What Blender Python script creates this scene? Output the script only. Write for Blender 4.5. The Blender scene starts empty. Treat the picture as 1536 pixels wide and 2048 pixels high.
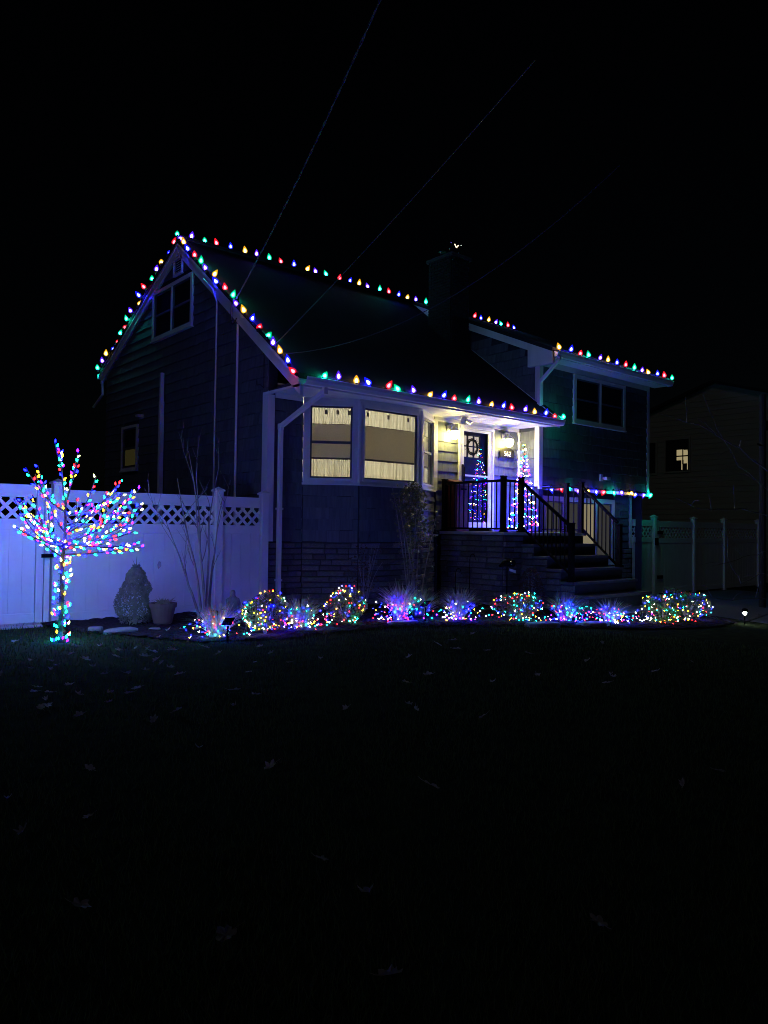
import bpy, math, random
from mathutils import Vector, Matrix, Euler
random.seed(7)
S = bpy.context.scene
COL = S.collection
PI = math.pi

# ------------------------------------------------------------ camera, world, sun, exposure
def cam_axes(yaw, pitch, roll):
    fwd = Vector((math.sin(yaw)*math.cos(pitch), math.cos(yaw)*math.cos(pitch), math.sin(pitch)))
    right = Vector((math.cos(yaw), -math.sin(yaw), 0)); up = right.cross(fwd)
    return right*math.cos(roll)+up*math.sin(roll), -right*math.sin(roll)+up*math.cos(roll), fwd
cr, cu, cf = cam_axes(math.radians(40.432), math.radians(1.282), math.radians(.748))
cd = bpy.data.cameras.new('camera'); cam = bpy.data.objects.new('camera', cd); COL.objects.link(cam)
cam.matrix_world = Matrix(((cr.x, cu.x, -cf.x, 0), (cr.y, cu.y, -cf.y, 0), (cr.z, cu.z, -cf.z, 0), (0, 0, 0, 1)))
cd.sensor_fit = 'VERTICAL'; cd.sensor_height = 36; cd.sensor_width = 27; cd.lens = 36*1500/2048
cd.clip_start = .05; cd.clip_end = 2000
S.camera = cam
wd = bpy.data.worlds.new('World'); S.world = wd; wd.use_nodes = True
wn = wd.node_tree.nodes; bg = wn['Background']
sky = wn.new('ShaderNodeTexSky'); sky.sky_type = 'NISHITA'; sky.sun_disc = False
SUN_EL, SUN_AZ = math.radians(32), math.radians(248)
sky.sun_elevation = SUN_EL; sky.sun_rotation = SUN_AZ
wd.node_tree.links.new(sky.outputs[0], bg.inputs[0]); bg.inputs[1].default_value = .00016
sl = bpy.data.lights.new('night_glow_sun', 'SUN'); sl.energy = .032; sl.angle = math.radians(12); sl.color = (1, .97, 1)
so = bpy.data.objects.new('sun', sl); COL.objects.link(so)
sdir = Vector((math.sin(SUN_AZ)*math.cos(SUN_EL), math.cos(SUN_AZ)*math.cos(SUN_EL), math.sin(SUN_EL)))
so.rotation_euler = sdir.to_track_quat('Z', 'Y').to_euler(); so.location = (-12, -6, 14)
S.view_settings.view_transform = 'Standard'; S.view_settings.look = 'None'
S.view_settings.exposure = 0; S.view_settings.gamma = 1; S.view_settings.use_curve_mapping = False
S.render.engine = 'CYCLES'
S.cycles.use_denoising = True; S.cycles.filter_width = 1.0
S.cycles.sample_clamp_indirect = 4; S.cycles.max_bounces = 6; S.cycles.transparent_max_bounces = 12
S.cycles.caustics_reflective = False; S.cycles.caustics_refractive = False

# ------------------------------------------------------------ materials
def new_mat(name):
    m = bpy.data.materials.new(name); m.use_nodes = True
    nt = m.node_tree; nt.nodes.clear()
    return m, nt, nt.nodes.new('ShaderNodeOutputMaterial')
def mix_rgb(nt, a, b, fac):
    n = nt.nodes.new('ShaderNodeMix'); n.data_type = 'RGBA'
    for k, v in ((6, a), (7, b)):
        if isinstance(v, (tuple, list)): n.inputs[k].default_value = (*v[:3], 1)
        else: nt.links.new(v, n.inputs[k])
    if isinstance(fac, (int, float)): n.inputs[0].default_value = fac
    else: nt.links.new(fac, n.inputs[0])
    return n.outputs[2]
def noise(nt, scale, detail=3, stretch=None):
    t = nt.nodes.new('ShaderNodeTexCoord'); n = nt.nodes.new('ShaderNodeTexNoise')
    n.inputs['Scale'].default_value = scale; n.inputs['Detail'].default_value = detail
    mp = nt.nodes.new('ShaderNodeMapping'); nt.links.new(t.outputs['Object'], mp.inputs[0])
    oi = nt.nodes.new('ShaderNodeObjectInfo'); vm = nt.nodes.new('ShaderNodeVectorMath'); vm.operation = 'ADD'
    nt.links.new(mp.outputs[0], vm.inputs[0]); nt.links.new(oi.outputs['Location'], vm.inputs[1])
    if stretch: mp.inputs['Scale'].default_value = stretch
    nt.links.new(vm.outputs[0], n.inputs['Vector'])
    return n.outputs['Fac']
def ramp(nt, fac, a, b):
    r = nt.nodes.new('ShaderNodeMapRange'); nt.links.new(fac, r.inputs[0])
    r.inputs[1].default_value = a; r.inputs[2].default_value = b
    return r.outputs[0]
def P(name, c1, c2=None, rough=.6, scale=8, stretch=None, bump=0, rnd=0, metal=0, spec=.4, trans=0):
    m, nt, out = new_mat(name)
    b = nt.nodes.new('ShaderNodeBsdfPrincipled'); nt.links.new(b.outputs[0], out.inputs[0])
    b.inputs['Roughness'].default_value = rough; b.inputs['Metallic'].default_value = metal
    b.inputs['Specular IOR Level'].default_value = spec
    n = noise(nt, scale, 4, stretch)
    c = mix_rgb(nt, c1, c2 or tuple(v*.75 for v in c1), ramp(nt, n, .3, .7))
    if rnd:
        oi = nt.nodes.new('ShaderNodeObjectInfo')
        hv = nt.nodes.new('ShaderNodeHueSaturation'); nt.links.new(c, hv.inputs['Color'])
        mr = nt.nodes.new('ShaderNodeMapRange'); nt.links.new(oi.outputs['Random'], mr.inputs[0])
        mr.inputs[3].default_value = 1-rnd; mr.inputs[4].default_value = 1+rnd
        nt.links.new(mr.outputs[0], hv.inputs['Value']); c = hv.outputs[0]
    nt.links.new(c, b.inputs['Base Color'])
    if bump:
        bp = nt.nodes.new('ShaderNodeBump'); bp.inputs['Strength'].default_value = bump; bp.inputs['Distance'].default_value = .01
        n2 = noise(nt, scale*3, 5, stretch); nt.links.new(n2, bp.inputs['Height']); nt.links.new(bp.outputs[0], b.inputs['Normal'])
    if trans:
        t = nt.nodes.new('ShaderNodeBsdfTranslucent'); nt.links.new(c, t.inputs[0])
        mx = nt.nodes.new('ShaderNodeMixShader'); mx.inputs[0].default_value = trans
        nt.links.new(b.outputs[0], mx.inputs[1]); nt.links.new(t.outputs[0], mx.inputs[2]); nt.links.new(mx.outputs[0], out.inputs[0])
    return m
def EM(name, col, strength=1):
    m, nt, out = new_mat(name)
    e = nt.nodes.new('ShaderNodeEmission'); e.inputs[0].default_value = (*col, 1); e.inputs[1].default_value = strength
    nt.links.new(e.outputs[0], out.inputs[0]); return m
def GLASS(name, tint=(.95, .97, 1), ior=1.5, rough=.01):
    m, nt, out = new_mat(name)
    t = nt.nodes.new('ShaderNodeBsdfTransparent'); t.inputs[0].default_value = (*tint, 1)
    g = nt.nodes.new('ShaderNodeBsdfGlossy'); g.inputs['Roughness'].default_value = rough
    f = nt.nodes.new('ShaderNodeFresnel'); f.inputs[0].default_value = ior
    ge = nt.nodes.new('ShaderNodeNewGeometry'); ml = nt.nodes.new('ShaderNodeMath'); ml.operation = 'MULTIPLY'; iv = nt.nodes.new('ShaderNodeMath'); iv.operation = 'SUBTRACT'
    iv.inputs[0].default_value = 1; nt.links.new(ge.outputs['Backfacing'], iv.inputs[1]); nt.links.new(f.outputs[0], ml.inputs[0]); nt.links.new(iv.outputs[0], ml.inputs[1])
    mx = nt.nodes.new('ShaderNodeMixShader'); nt.links.new(ml.outputs[0], mx.inputs[0])   # the outer face reflects, the inner face only passes light
    nt.links.new(t.outputs[0], mx.inputs[1]); nt.links.new(g.outputs[0], mx.inputs[2]); nt.links.new(mx.outputs[0], out.inputs[0])
    return m
def LENS(name, tint, glow):
    m, nt, out = new_mat(name)
    t = nt.nodes.new('ShaderNodeBsdfTransparent'); t.inputs[0].default_value = (*tint, 1)
    e = nt.nodes.new('ShaderNodeEmission'); e.inputs[0].default_value = (*glow, 1)
    mx = nt.nodes.new('ShaderNodeMixShader'); mx.inputs[0].default_value = .55
    nt.links.new(t.outputs[0], mx.inputs[1]); nt.links.new(e.outputs[0], mx.inputs[2]); nt.links.new(mx.outputs[0], out.inputs[0])
    return m
M = {}
M['siding'] = P('navy_grey_shingle', (.105, .118, .138), (.072, .082, .098), .75, 5, (1, 1, .12), .35, .16)
M['siding_dark'] = P('shingle_backing', (.03, .035, .05), None, .9)
M['white'] = P('white_vinyl', (.74, .74, .72), (.66, .66, .65), .38, 3, None, 0, .02)
M['trim'] = P('white_painted_trim', (.70, .70, .69), (.58, .58, .57), .5, 4, (1, 1, .2), .08)
M['soffit'] = P('white_soffit', (.72, .72, .69), (.64, .64, .62), .5, 3, None, .05, .03)
M['roof'] = P('asphalt_shingles', (.017, .016, .017), (.009, .009, .010), .92, 30, None, .5)
M['stone'] = P('ledge_stone', (.17, .155, .15), (.09, .085, .085), .85, 9, None, .8, .35)
M['mortar'] = P('stone_backing', (.05, .05, .05), None, .95)
M['tread'] = P('bluestone_tread', (.09, .095, .105), (.06, .065, .075), .7, 6, None, .3)
M['slab'] = P('pale_slab', (.38, .37, .36), (.28, .28, .28), .7, 6, None, .2)
M['iron'] = P('black_aluminium', (.004, .004, .005), None, .7, 5, None, 0, 0, 0, .08)
M['sash'] = P('slate_sash', (.10, .115, .15), None, .5)
M['door'] = P('navy_door', (.03, .035, .10), (.025, .03, .08), .4, 4)
M['glass'] = GLASS('window_glass')
M['doorglass'] = GLASS('storm_door_glass', (.72, .75, .8), 1.75, .004)
M['dark'] = P('dark_interior', (.012, .012, .014), None, .9)
M['curtain'] = P('lace_curtain', (.70, .67, .54), (.44, .42, .33), .9, 26, (1, 1, .07), .2, 0, 0, .1, .78)
M['shade'] = P('linen_shade', (.74, .70, .60), (.66, .63, .54), .9, 60, None, .1, 0, 0, .1, .7)
M['hem'] = P('shade_hem', (.20, .17, .13), None, .9)
M['plaster'] = P('room_plaster', (.7, .66, .55), None, .8)
M['bark'] = P('grey_bark', (.30, .27, .24), (.18, .16, .14), .85, 14, (1, 1, .25), .5)
M['darkbark'] = P('dark_bark', (.045, .04, .036), (.03, .027, .024), .9, 14, (1, 1, .25), .5)
M['wire'] = P('green_light_wire', (.012, .03, .018), None, .6)
M['cable'] = P('grey_cable', (.02, .02, .02), None, .6)
M['mulch'] = P('brown_mulch', (.040, .034, .036), (.016, .013, .014), .95, 22, None, 1, 0, 0, 0)
M['lawn'] = P('lawn_soil', (.032, .044, .020), (.018, .024, .013), .95, 6, None, 1, 0, 0, 0)
M['grass'] = P('grass_blade', (.052, .090, .030), (.065, .075, .032), .9, 3, None, 0, 0, 0, 0, .25)
M['asphalt'] = P('driveway_asphalt', (.13, .13, .135), (.09, .09, .095), .85, 30, None, .7)
M['paver'] = P('concrete_walk', (.22, .215, .21), (.15, .15, .148), .85, 12, None, .4, .12)
M['evergreen'] = P('evergreen_leaf', (.06, .11, .045), (.10, .13, .05), .55, 12, None, 0, 0, 0, .4, .25)
M['thuja'] = P('grey_green_conifer', (.27, .27, .16), (.14, .15, .09), .7, 10, None, 0, 0, 0, .3, .2)
M['strawgrass'] = P('dry_straw_grass', (.62, .58, .42), (.40, .37, .24), .75, 8, None, 0, 0, 0, .2, .35)
M['duskgrass'] = P('dull_green_grass', (.34, .33, .20), (.20, .21, .11), .75, 8, None, 0, 0, 0, .2, .35)
M['brownleaf'] = P('dry_brown_foliage', (.14, .09, .06), (.09, .06, .04), .85, 10, None, 0, 0, 0, .2, .2)
M['roseleaf'] = P('glossy_rose_leaf', (.13, .15, .07), (.08, .10, .05), .35, 10, None, 0, 0, 0, .5, .2)
M['leaf'] = P('fallen_leaf', (.42, .36, .30), (.24, .19, .16), .7, 9, None, .2, .35, 0, .3, .15)
M['terracotta'] = P('terracotta_pot', (.15, .09, .07), (.11, .07, .055), .8, 8, None, .2)
M['rock'] = P('flat_field_stone', (.26, .25, .24), (.17, .165, .16), .85, 9, None, .6, .15)
M['statue'] = P('cast_stone_statue', (.20, .20, .21), (.13, .13, .14), .8, 14, None, .4)
M['pv'] = P('solar_panel_black', (.008, .008, .012), None, .2)
M['red'] = P('dark_red_box', (.10, .016, .012), (.08, .012, .01), .45, 5)
M['bronze'] = P('bronze_plaque', (.014, .013, .012), (.010, .009, .008), .45, 10, None, .1)
M['gold'] = P('pale_numerals', (.75, .70, .58), None, .4)
M['brick'] = P('chimney_brick', (.012, .009, .008), (.009, .007, .006), .9, 12, None, .4, .25)
M['steel'] = P('steel_cap', (.5, .5, .5), None, .25, 5, None, 0, 0, 1)
M['tan'] = P('neighbour_siding', (.34, .31, .27), (.29, .265, .23), .8, 3, (.3, .3, 3), .2)
M['twig'] = P('wreath_twig', (.045, .04, .03), None, .9)
M['pole'] = P('pole_wood', (.03, .026, .022), (.02, .018, .015), .95, 8, (1, 1, .1), .4)
# light sources
M['lantern'] = EM('lantern_glass_glow', (1, .82, .22), 185)
M['paneglow'] = EM('door_pane_glow', (.80, .62, .46), 1.5)
M['blindglow'] = EM('lit_blind', (.46, .38, .22), .55)
M['blinddim'] = EM('dim_blind', (.30, .28, .26), .14)
M['roomglow'] = EM('neighbour_room_glow', (.70, .55, .27), .55)
M['reardim'] = EM('rear_window_glow', (.40, .33, .10), .06)
M['floodlens'] = EM('white_led', (.9, 1, .92), 70)
TINT = {'red': ((1, .07, .09), (1.5, .02, .05)), 'green': ((.04, 1, .65), (.0, .8, .36)), 'blue': ((.10, .12, 1), (.02, .03, 1.9)),
        'violet': ((.30, .14, 1), (.16, .03, 1.4)), 'yellow': ((1, .62, .12), (1.4, .66, .03))}
CORE = {'red': (12, 9, 10), 'green': (16, 100, 95), 'blue': (15, 14, 110), 'violet': (16, 17, 60), 'yellow': (17, 17, 15)}
for k in TINT:
    M['lens_'+k] = LENS('lens_'+k, *TINT[k]); M['core_'+k] = EM('led_'+k, CORE[k], 2.9)
MINI = {'red': (42, .3, .3), 'green': (.12, 110, 50), 'blue': (.25, .5, 520), 'violet': (10, .3, 270), 'white': (46, 46, 26), 'amber': (48, 22, .2)}
for k in MINI: M['mini_'+k] = EM('mini_'+k, MINI[k])
TREE = {'red': (36, .16, .24), 'green': (.12, 42, 18), 'blue': (.12, .2, 230), 'violet': (5, .12, 150), 'white': (26, 26, 11), 'amber': (30, 16, .22)}
for k in TREE: M['tree_'+k] = EM('tree_'+k, TREE[k])
CORDCOL = ['green', 'violet', 'yellow', 'blue', 'red']

# ------------------------------------------------------------ mesh helpers
WL = {}
def link(o, parent=None, loc=(0, 0, 0)):
    COL.objects.link(o); loc = Vector(loc); WL[o.name] = loc
    if parent is not None: o.parent = parent; o.location = loc-WL[parent.name]
    else: o.location = loc
    return o
def thing(name, label, cat, loc=(0, 0, 0), group=None):
    o = bpy.data.objects.new(name, None); o.empty_display_size = .1
    link(o, None, loc); return tag(o, label, cat, group)
def tag(o, label=None, cat=None, group=None, kind=None):
    for k, v in (('label', label), ('category', cat), ('group', group), ('kind', kind)):
        if v: o[k] = v
    return o
class MB:
    def __init__(s): s.v = []; s.f = []; s.m = []; s.mi = 0
    def add(s, vs, fs):
        b = len(s.v); s.v += [tuple(p) for p in vs]; s.f += [tuple(i+b for i in f) for f in fs]; s.m += [s.mi]*len(fs); return s
    def box(s, x0, x1, y0, y1, z0, z1):
        return s.add([(x0, y0, z0), (x1, y0, z0), (x1, y1, z0), (x0, y1, z0), (x0, y0, z1), (x1, y0, z1), (x1, y1, z1), (x0, y1, z1)],
                     [(0, 3, 2, 1), (4, 5, 6, 7), (0, 1, 5, 4), (1, 2, 6, 5), (2, 3, 7, 6), (3, 0, 4, 7)])
    def hexa(s, c): return s.add(c, [(0, 3, 2, 1), (4, 5, 6, 7), (0, 1, 5, 4), (1, 2, 6, 5), (2, 3, 7, 6), (3, 0, 4, 7)])
    def prism(s, poly, d):
        n = len(poly); d = Vector(d)
        vs = [Vector(p) for p in poly]+[Vector(p)+d for p in poly]
        return s.add(vs, [tuple(range(n)), tuple(range(2*n-1, n-1, -1))]+[(i, i+n, (i+1) % n+n, (i+1) % n) for i in range(n)])
    def bar(s, a, b, w, h=None):
        a = Vector(a); b = Vector(b); h = h or w; d = (b-a).normalized()
        up = Vector((0, 0, 1)) if abs(d.z) < .95 else Vector((1, 0, 0))
        x = d.cross(up).normalized()*w/2; y = x.cross(d).normalized()*h/2
        return s.hexa([a-x-y, a+x-y, a+x+y, a-x+y, b-x-y, b+x-y, b+x+y, b-x+y])
    def tube(s, pts, rad, n=6):
        pts = [Vector(p) for p in pts]; k = len(pts)
        if isinstance(rad, (int, float)): rad = [rad]*k
        d0 = (pts[1]-pts[0]).normalized(); u = d0.orthogonal().normalized(); b = len(s.v)
        for i, p in enumerate(pts):
            d = (pts[min(i+1, k-1)]-pts[max(i-1, 0)]).normalized()
            u = (u-d*u.dot(d)).normalized(); w = d.cross(u)
            for j in range(n):
                a = 2*PI*j/n; s.v.append(tuple(p+(u*math.cos(a)+w*math.sin(a))*rad[i]))
        fs = [(b+i*n+j, b+i*n+(j+1) % n, b+(i+1)*n+(j+1) % n, b+(i+1)*n+j) for i in range(k-1) for j in range(n)]
        fs += [tuple(b+j for j in reversed(range(n))), tuple(b+(k-1)*n+j for j in range(n))]
        s.f += fs; s.m += [s.mi]*len(fs); return s
    def lathe(s, prof, n=12, c=(0, 0, 0), wob=0):
        c = Vector(c); b = len(s.v); k = len(prof)
        for r, z in prof:
            for j in range(n):
                a = 2*PI*j/n; q = r*(1+wob*random.uniform(-1, 1)); s.v.append((c.x+q*math.cos(a), c.y+q*math.sin(a), c.z+z))
        fs = [(b+i*n+j, b+i*n+(j+1) % n, b+(i+1)*n+(j+1) % n, b+(i+1)*n+j) for i in range(k-1) for j in range(n)]
        fs += [tuple(b+j for j in reversed(range(n))), tuple(b+(k-1)*n+j for j in range(n))]
        s.f += fs; s.m += [s.mi]*len(fs); return s
    def build(s, name, mats, parent=None, origin=None, smooth=False, bevel=0):
        if not isinstance(mats, (list, tuple)): mats = [mats]
        if origin is None:
            lo = [min(p[i] for p in s.v) for i in range(3)]; hi = [max(p[i] for p in s.v) for i in range(3)]
            origin = Vector(((lo[0]+hi[0])/2, (lo[1]+hi[1])/2, lo[2]))
        origin = Vector(origin)
        me = bpy.data.meshes.new(name); me.from_pydata([tuple(Vector(p)-origin) for p in s.v], [], s.f)
        for m in mats: me.materials.append(M[m] if isinstance(m, str) else m)
        if len(mats) > 1: me.polygons.foreach_set('material_index', s.m)
        if smooth: me.polygons.foreach_set('use_smooth', [True]*len(me.polygons))
        me.update()
        o = bpy.data.objects.new(name, me); link(o, parent, origin)
        if bevel:
            md = o.modifiers.new('bevel', 'BEVEL'); md.width = bevel; md.segments = 1; md.limit_method = 'ANGLE'
        return o
def box(name, x0, x1, y0, y1, z0, z1, mat, parent=None, bevel=0):
    return MB().box(x0, x1, y0, y1, z0, z1).build(name, mat, parent, None, False, bevel)
def inst(me, name, parent, loc, rot=None, scale=None):
    o = bpy.data.objects.new(name, me); link(o, parent, loc)
    if rot is not None: o.rotation_euler = rot
    if scale is not None: o.scale = scale
    return o
def unit_mesh(name, mb, mats, smooth=False):
    me = bpy.data.meshes.new(name); me.from_pydata(mb.v, [], mb.f)
    for m in mats: me.materials.append(M[m])
    if len(mats) > 1: me.polygons.foreach_set('material_index', mb.m)
    if smooth: me.polygons.foreach_set('use_smooth', [True]*len(me.polygons))
    me.update(); return me
def rnd(a, b): return random.uniform(a, b)

# wedge shingle in a unit frame: x along the wall 0..1, z up 0..1, -y outwards
def wedge(): return MB().hexa([(0, -.028, 0), (1, -.028, 0), (1, .01, 0), (0, .01, 0), (0, -.006, 1), (1, -.006, 1), (1, .01, 1), (0, .01, 1)])
SHINGLE = unit_mesh('shingle', wedge(), ['siding'])
def stone_unit(i):
    r = random.Random(i); c = []
    b = .12
    for z in (0, 1):
        for (x, y) in ((0, 0), (1, 0)):
            pass
    vs = []
    for (y, k) in ((.02, 0), (-.022, .0), (-.04, b)):
        for (x, z) in ((k*.35, k), (1-k*.35, k), (1-k*.35, 1-k), (k*.35, 1-k)):
            vs.append((x+r.uniform(-.012, .012)*(y < 0), y+r.uniform(-.008, .008)*(k > 0), z+r.uniform(-.03, .03)*(y < 0)))
    fs = []
    for l in (0, 4):
        for j in range(4): fs.append((l+j, l+(j+1) % 4, l+4+(j+1) % 4, l+4+j))
    fs.append((8, 9, 10, 11)); fs = [tuple(reversed(f)) if False else f for f in fs]
    m = MB(); m.add(vs, fs); return m
STONES = [unit_mesh('stone', stone_unit(i), ['stone']) for i in range(5)]
def wall_pieces(kind, parent, O, udir, u0, u1, v0, v1, exposure, wlo, whi, ext=None, holes=(), limit=10**6, key=None, seed=1):
    """rows of shingles or stones on a vertical wall. O world origin, udir unit vector along the wall (outside is to the right of it)."""
    r = random.Random(seed); O = Vector(O); udir = Vector(udir).normalized()
    ang = math.atan2(udir.y, udir.x); pcs = []
    n = max(1, round((v1-v0)/exposure)); e = (v1-v0)/n
    for i in range(n):
        a, b = v0+i*e, v0+(i+1)*e
        lo, hi = (u0, u1) if ext is None else ext(a, b)
        segs = [(lo, hi)]
        for (h0, h1, g0, g1) in holes:
            if b > g0+.005 and a < g1-.005:
                segs = [q for (s0, s1) in segs for q in ((s0, min(s1, h0)), (max(s0, h1), s1)) if q[1]-q[0] > .02]
        for (s0, s1) in segs:
            if s1-s0 < .02: continue
            x = s0
            while x < s1-1e-4:
                w = r.uniform(wlo, whi)
                if s1-(x+w) < wlo*.6: w = s1-x
                pcs.append((x, a, w, e)); x += w
    if key: pcs.sort(key=key)
    rot = (0, 0, ang); rest = MB()
    base = {'shingle': [SHINGLE], 'stone': STONES}[kind]; gap = .004 if kind == 'shingle' else .010
    for q, (x, a, w, h) in enumerate(pcs):
        me = base[q % len(base)]; loc = O+udir*(x+gap/2)+Vector((0, 0, a))
        hh = h*1.0 if kind == 'shingle' else h-gap
        sy = 1 if kind == 'shingle' else r.uniform(.65, 1.35)
        dz = r.uniform(-.008, .008) if kind == 'shingle' else 0
        if q < limit:
            inst(me, kind, parent, loc+Vector((0, 0, dz)), rot, (w-gap, sy, hh))
        else:
            mt = Matrix.LocRotScale(loc+Vector((0, 0, dz)), Euler(rot), Vector((w-gap, sy, hh)))
            rest.add([mt @ v.co for v in me.vertices], [tuple(p.vertices) for p in me.polygons])
    if rest.v: tag(rest.build(kind+'_field', 'siding' if kind == 'shingle' else 'stone', parent), kind='stuff')

def gz(x, y): return -1.34-.03*min(max(x-8, 0), 12)-.026*min(max(8-y, 0), 14)

# ------------------------------------------------------------ ground
def axis(lo, hi, a, b, st):
    r = [lo, lo*.5, a-12, a-5]
    x = a
    while x <= b+1e-6: r.append(x); x += st
    return r+[b+6, b+20, hi*.5, hi]
xs = axis(-300, 400, -6, 26, .5); ys = axis(-200, 500, -4, 22, .5)
g = MB(); vs = [(x, y, gz(x, y)+random.uniform(-.012, .012)*(abs(x) < 30 and abs(y) < 30 and not (2.4 < x < 14.1 and 5.2 < y < 11.3))) for y in ys for x in xs]
nx = len(xs)
g.add(vs, [(j*nx+i, j*nx+i+1, (j+1)*nx+i+1, (j+1)*nx+i) for j in range(len(ys)-1) for i in range(nx-1)])
tag(g.build('lawn', 'lawn', None, (0, 0, 0), True), kind='structure')
def inside(poly, x, y):
    c = False; j = len(poly)-1
    for i in range(len(poly)):
        (a, b), (p, q) = poly[i], poly[j]
        if (b > y) != (q > y) and x < (p-a)*(y-b)/(q-b)+a: c = not c
        j = i
    return c
BED = [(3.05, 10.72), (3.1, 9.75), (3.5, 8.95), (4.0, 7.95), (5.0, 7.65), (6.6, 7.75), (8.0, 7.2), (9.0, 6.75), (10.0, 6.1), (11.3, 5.75), (12.9, 5.8), (13.5, 6.3), (13.45, 6.9), (11.6, 7.1), (11.2, 7.55), (11.2, 9.1), (10.7, 9.2), (10.7, 10.75)]
def patch(name, poly, st, lift, rough, mat):
    m = MB(); idx = {}
    x0, x1 = min(p[0] for p in poly), max(p[0] for p in poly); y0, y1 = min(p[1] for p in poly), max(p[1] for p in poly)
    def vid(i, j):
        if (i, j) not in idx:
            x, y = x0+i*st, y0+j*st; idx[(i, j)] = len(m.v); m.v.append((x+rnd(-.2, .2)*st, y+rnd(-.2, .2)*st, gz(x, y)+lift+rnd(0, rough)))
        return idx[(i, j)]
    for i in range(int((x1-x0)/st)+1):
        for j in range(int((y1-y0)/st)+1):
            if inside(poly, x0+(i+.5)*st, y0+(j+.5)*st):
                m.f.append((vid(i, j), vid(i+1, j), vid(i+1, j+1), vid(i, j+1))); m.m.append(0)
    return tag(m.build(name, mat, None, (0, 0, 0)), kind='structure')
patch('garden_bed', BED, .07, .005, .03, 'mulch')
patch('driveway', [(13.6, -60), (22.5, -60), (22.5, 10.4), (13.6, 10.4)], .8, .015, .002, 'asphalt')
wk = MB().box(11.15, 13.58, 7.12, 7.62, -1.6, -1.405).build('walkway', 'mortar'); tag(wk, kind='structure')
for i in range(4):
    for j in range(1):
        box('paving_slab', 11.17+.605*i, 11.17+.605*i+.585, 7.14, 7.60, -1.404, -1.385, 'paver', wk, .006)

# grass: blades over the near lawn
gm = MB(); rg = random.Random(3); cnt = 0
while cnt < 60000:
    t = rg.random(); d = 1.6+9.5*t**1.5; a = math.radians(40.4+rg.uniform(-33, 31))
    x, y = d*math.sin(a), d*math.cos(a)
    if (inside(BED, x, y) and inside(BED, x-.05, y-rg.uniform(.02, .22))) or y > 10.7 or x > 13.5: cnt += 1; continue
    h = rg.uniform(.03, .075); an = rg.uniform(0, 2*PI); w = .0016+.0004*d
    dx, dy = math.cos(an)*w, math.sin(an)*w; lx, ly = rg.uniform(-.03, .03), rg.uniform(-.03, .03); z = gz(x, y)-.008
    b = len(gm.v); gm.v += [(x-dx, y-dy, z), (x+dx, y+dy, z), (x+lx, y+ly, z+h)]; gm.f.append((b, b+1, b+2)); gm.m.append(0); cnt += 1
tag(gm.build('lawn_grass', 'grass', None, (0, 0, 0)), 'short dark grass covering the front lawn', 'grass', kind='stuff')

# ------------------------------------------------------------ house
XG, YF = 6.632, 10.8            # gable wall plane, main front wall plane
ZS = 2.26                       # soffit
YA, ZA = 14.32, 5.72            # ridge
YR, ZR = 18.5, 3.66             # rear eave
YG = 9.84                       # front eave edge
XW, YW, XE = 13.16, 10.23, 17.63  # wing left wall, wing front wall, wing right end
H = thing('house', 'navy shingled cape house with white trim, stone base and strings of coloured lights', 'house', (10, 12.5, -1.4))
def fz(y): return 2.24+(ZA-2.24)*(y-YG)/(YA-YG)      # underside line of the front roof
def rz(y): return ZA+(ZR-ZA)*(y-YA)/(YR-YA)
# gable wall
gw = MB().prism([(XG+.03, YF+.02, -1.5), (XG+.03, 18.3, -1.5), (XG+.03, 18.3, rz(18.3)-.03), (XG+.03, YA, ZA-.05), (XG+.03, YF+.02, fz(YF)-.03)], (.15, 0, 0)).build('gable_wall', 'siding_dark', H)
def gext(a, b):
    lo = 0; hi = 7.5
    # u runs from the rear (Y=18.3) to the front corner (Y=10.85) so that the outside (-X) is on its right
    yl = 18.3; yr = YF+.06
    if b > fz(YF): yr = YG+(b-2.24)/(ZA-2.24)*(YA-YG)
    if b > rz(18.3): yl = YA+(b-ZA)/(ZR-ZA)*(YR-YA)
    return 18.3-yl, max(18.3-yl, 18.3-yr)
ghole = [(18.3-15.53, 18.3-13.72, 4.0, 5.0), (18.3-17.15, 18.3-16.3, 1.28, 2.24), (18.3-14.55, 18.3-14.18, 5.15, 5.48)]
wall_pieces('shingle', gw, (XG+.03, 18.3, 0), (0, -1, 0), 0, 7.5, -.24, 5.55, .2, .12, .34, gext, ghole, 300,
            key=lambda p: -p[0]+abs(p[1]-1.6)*.35, seed=2)
# rake boards and gable trim
def rake(p, q, x0, x1, h, nm='rake_board'):
    return MB().hexa([(x0, p[0], p[1]-h), (x1, p[0], p[1]-h), (x1, q[0], q[1]-h), (x0, q[0], q[1]-h), (x0, p[0], p[1]), (x1, p[0], p[1]), (x1, q[0], q[1]), (x0, q[0], q[1])]).build(nm, 'trim', H)
rake((YG-.02, 2.25+.10), (YA-.01, ZA+.06), XG-.03, XG+.028, .26)
rake((YR+.1, ZR+.02), (YA+.012, ZA+.06), XG-.03, XG+.028, .2)
rake((YG-.02, 2.25+.13), (YA-.01, ZA+.09), XG-.055, XG-.032, .09, 'rake_moulding')
rake((YR+.1, ZR+.05), (YA+.012, ZA+.09), XG-.055, XG-.032, .08, 'rake_moulding')
box('eave_return', XG-.03, XG+.03, YG, YF+.14, ZS-.03, ZS+.012, 'trim', H)
MB().prism([(XG-.028, YG+.0, ZS+.013), (XG-.028, YF+.1, ZS+.013), (XG-.028, YG+.05, 2.35)], (.05, 0, 0)).build('eave_end_panel', 'siding_dark', H)
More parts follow.
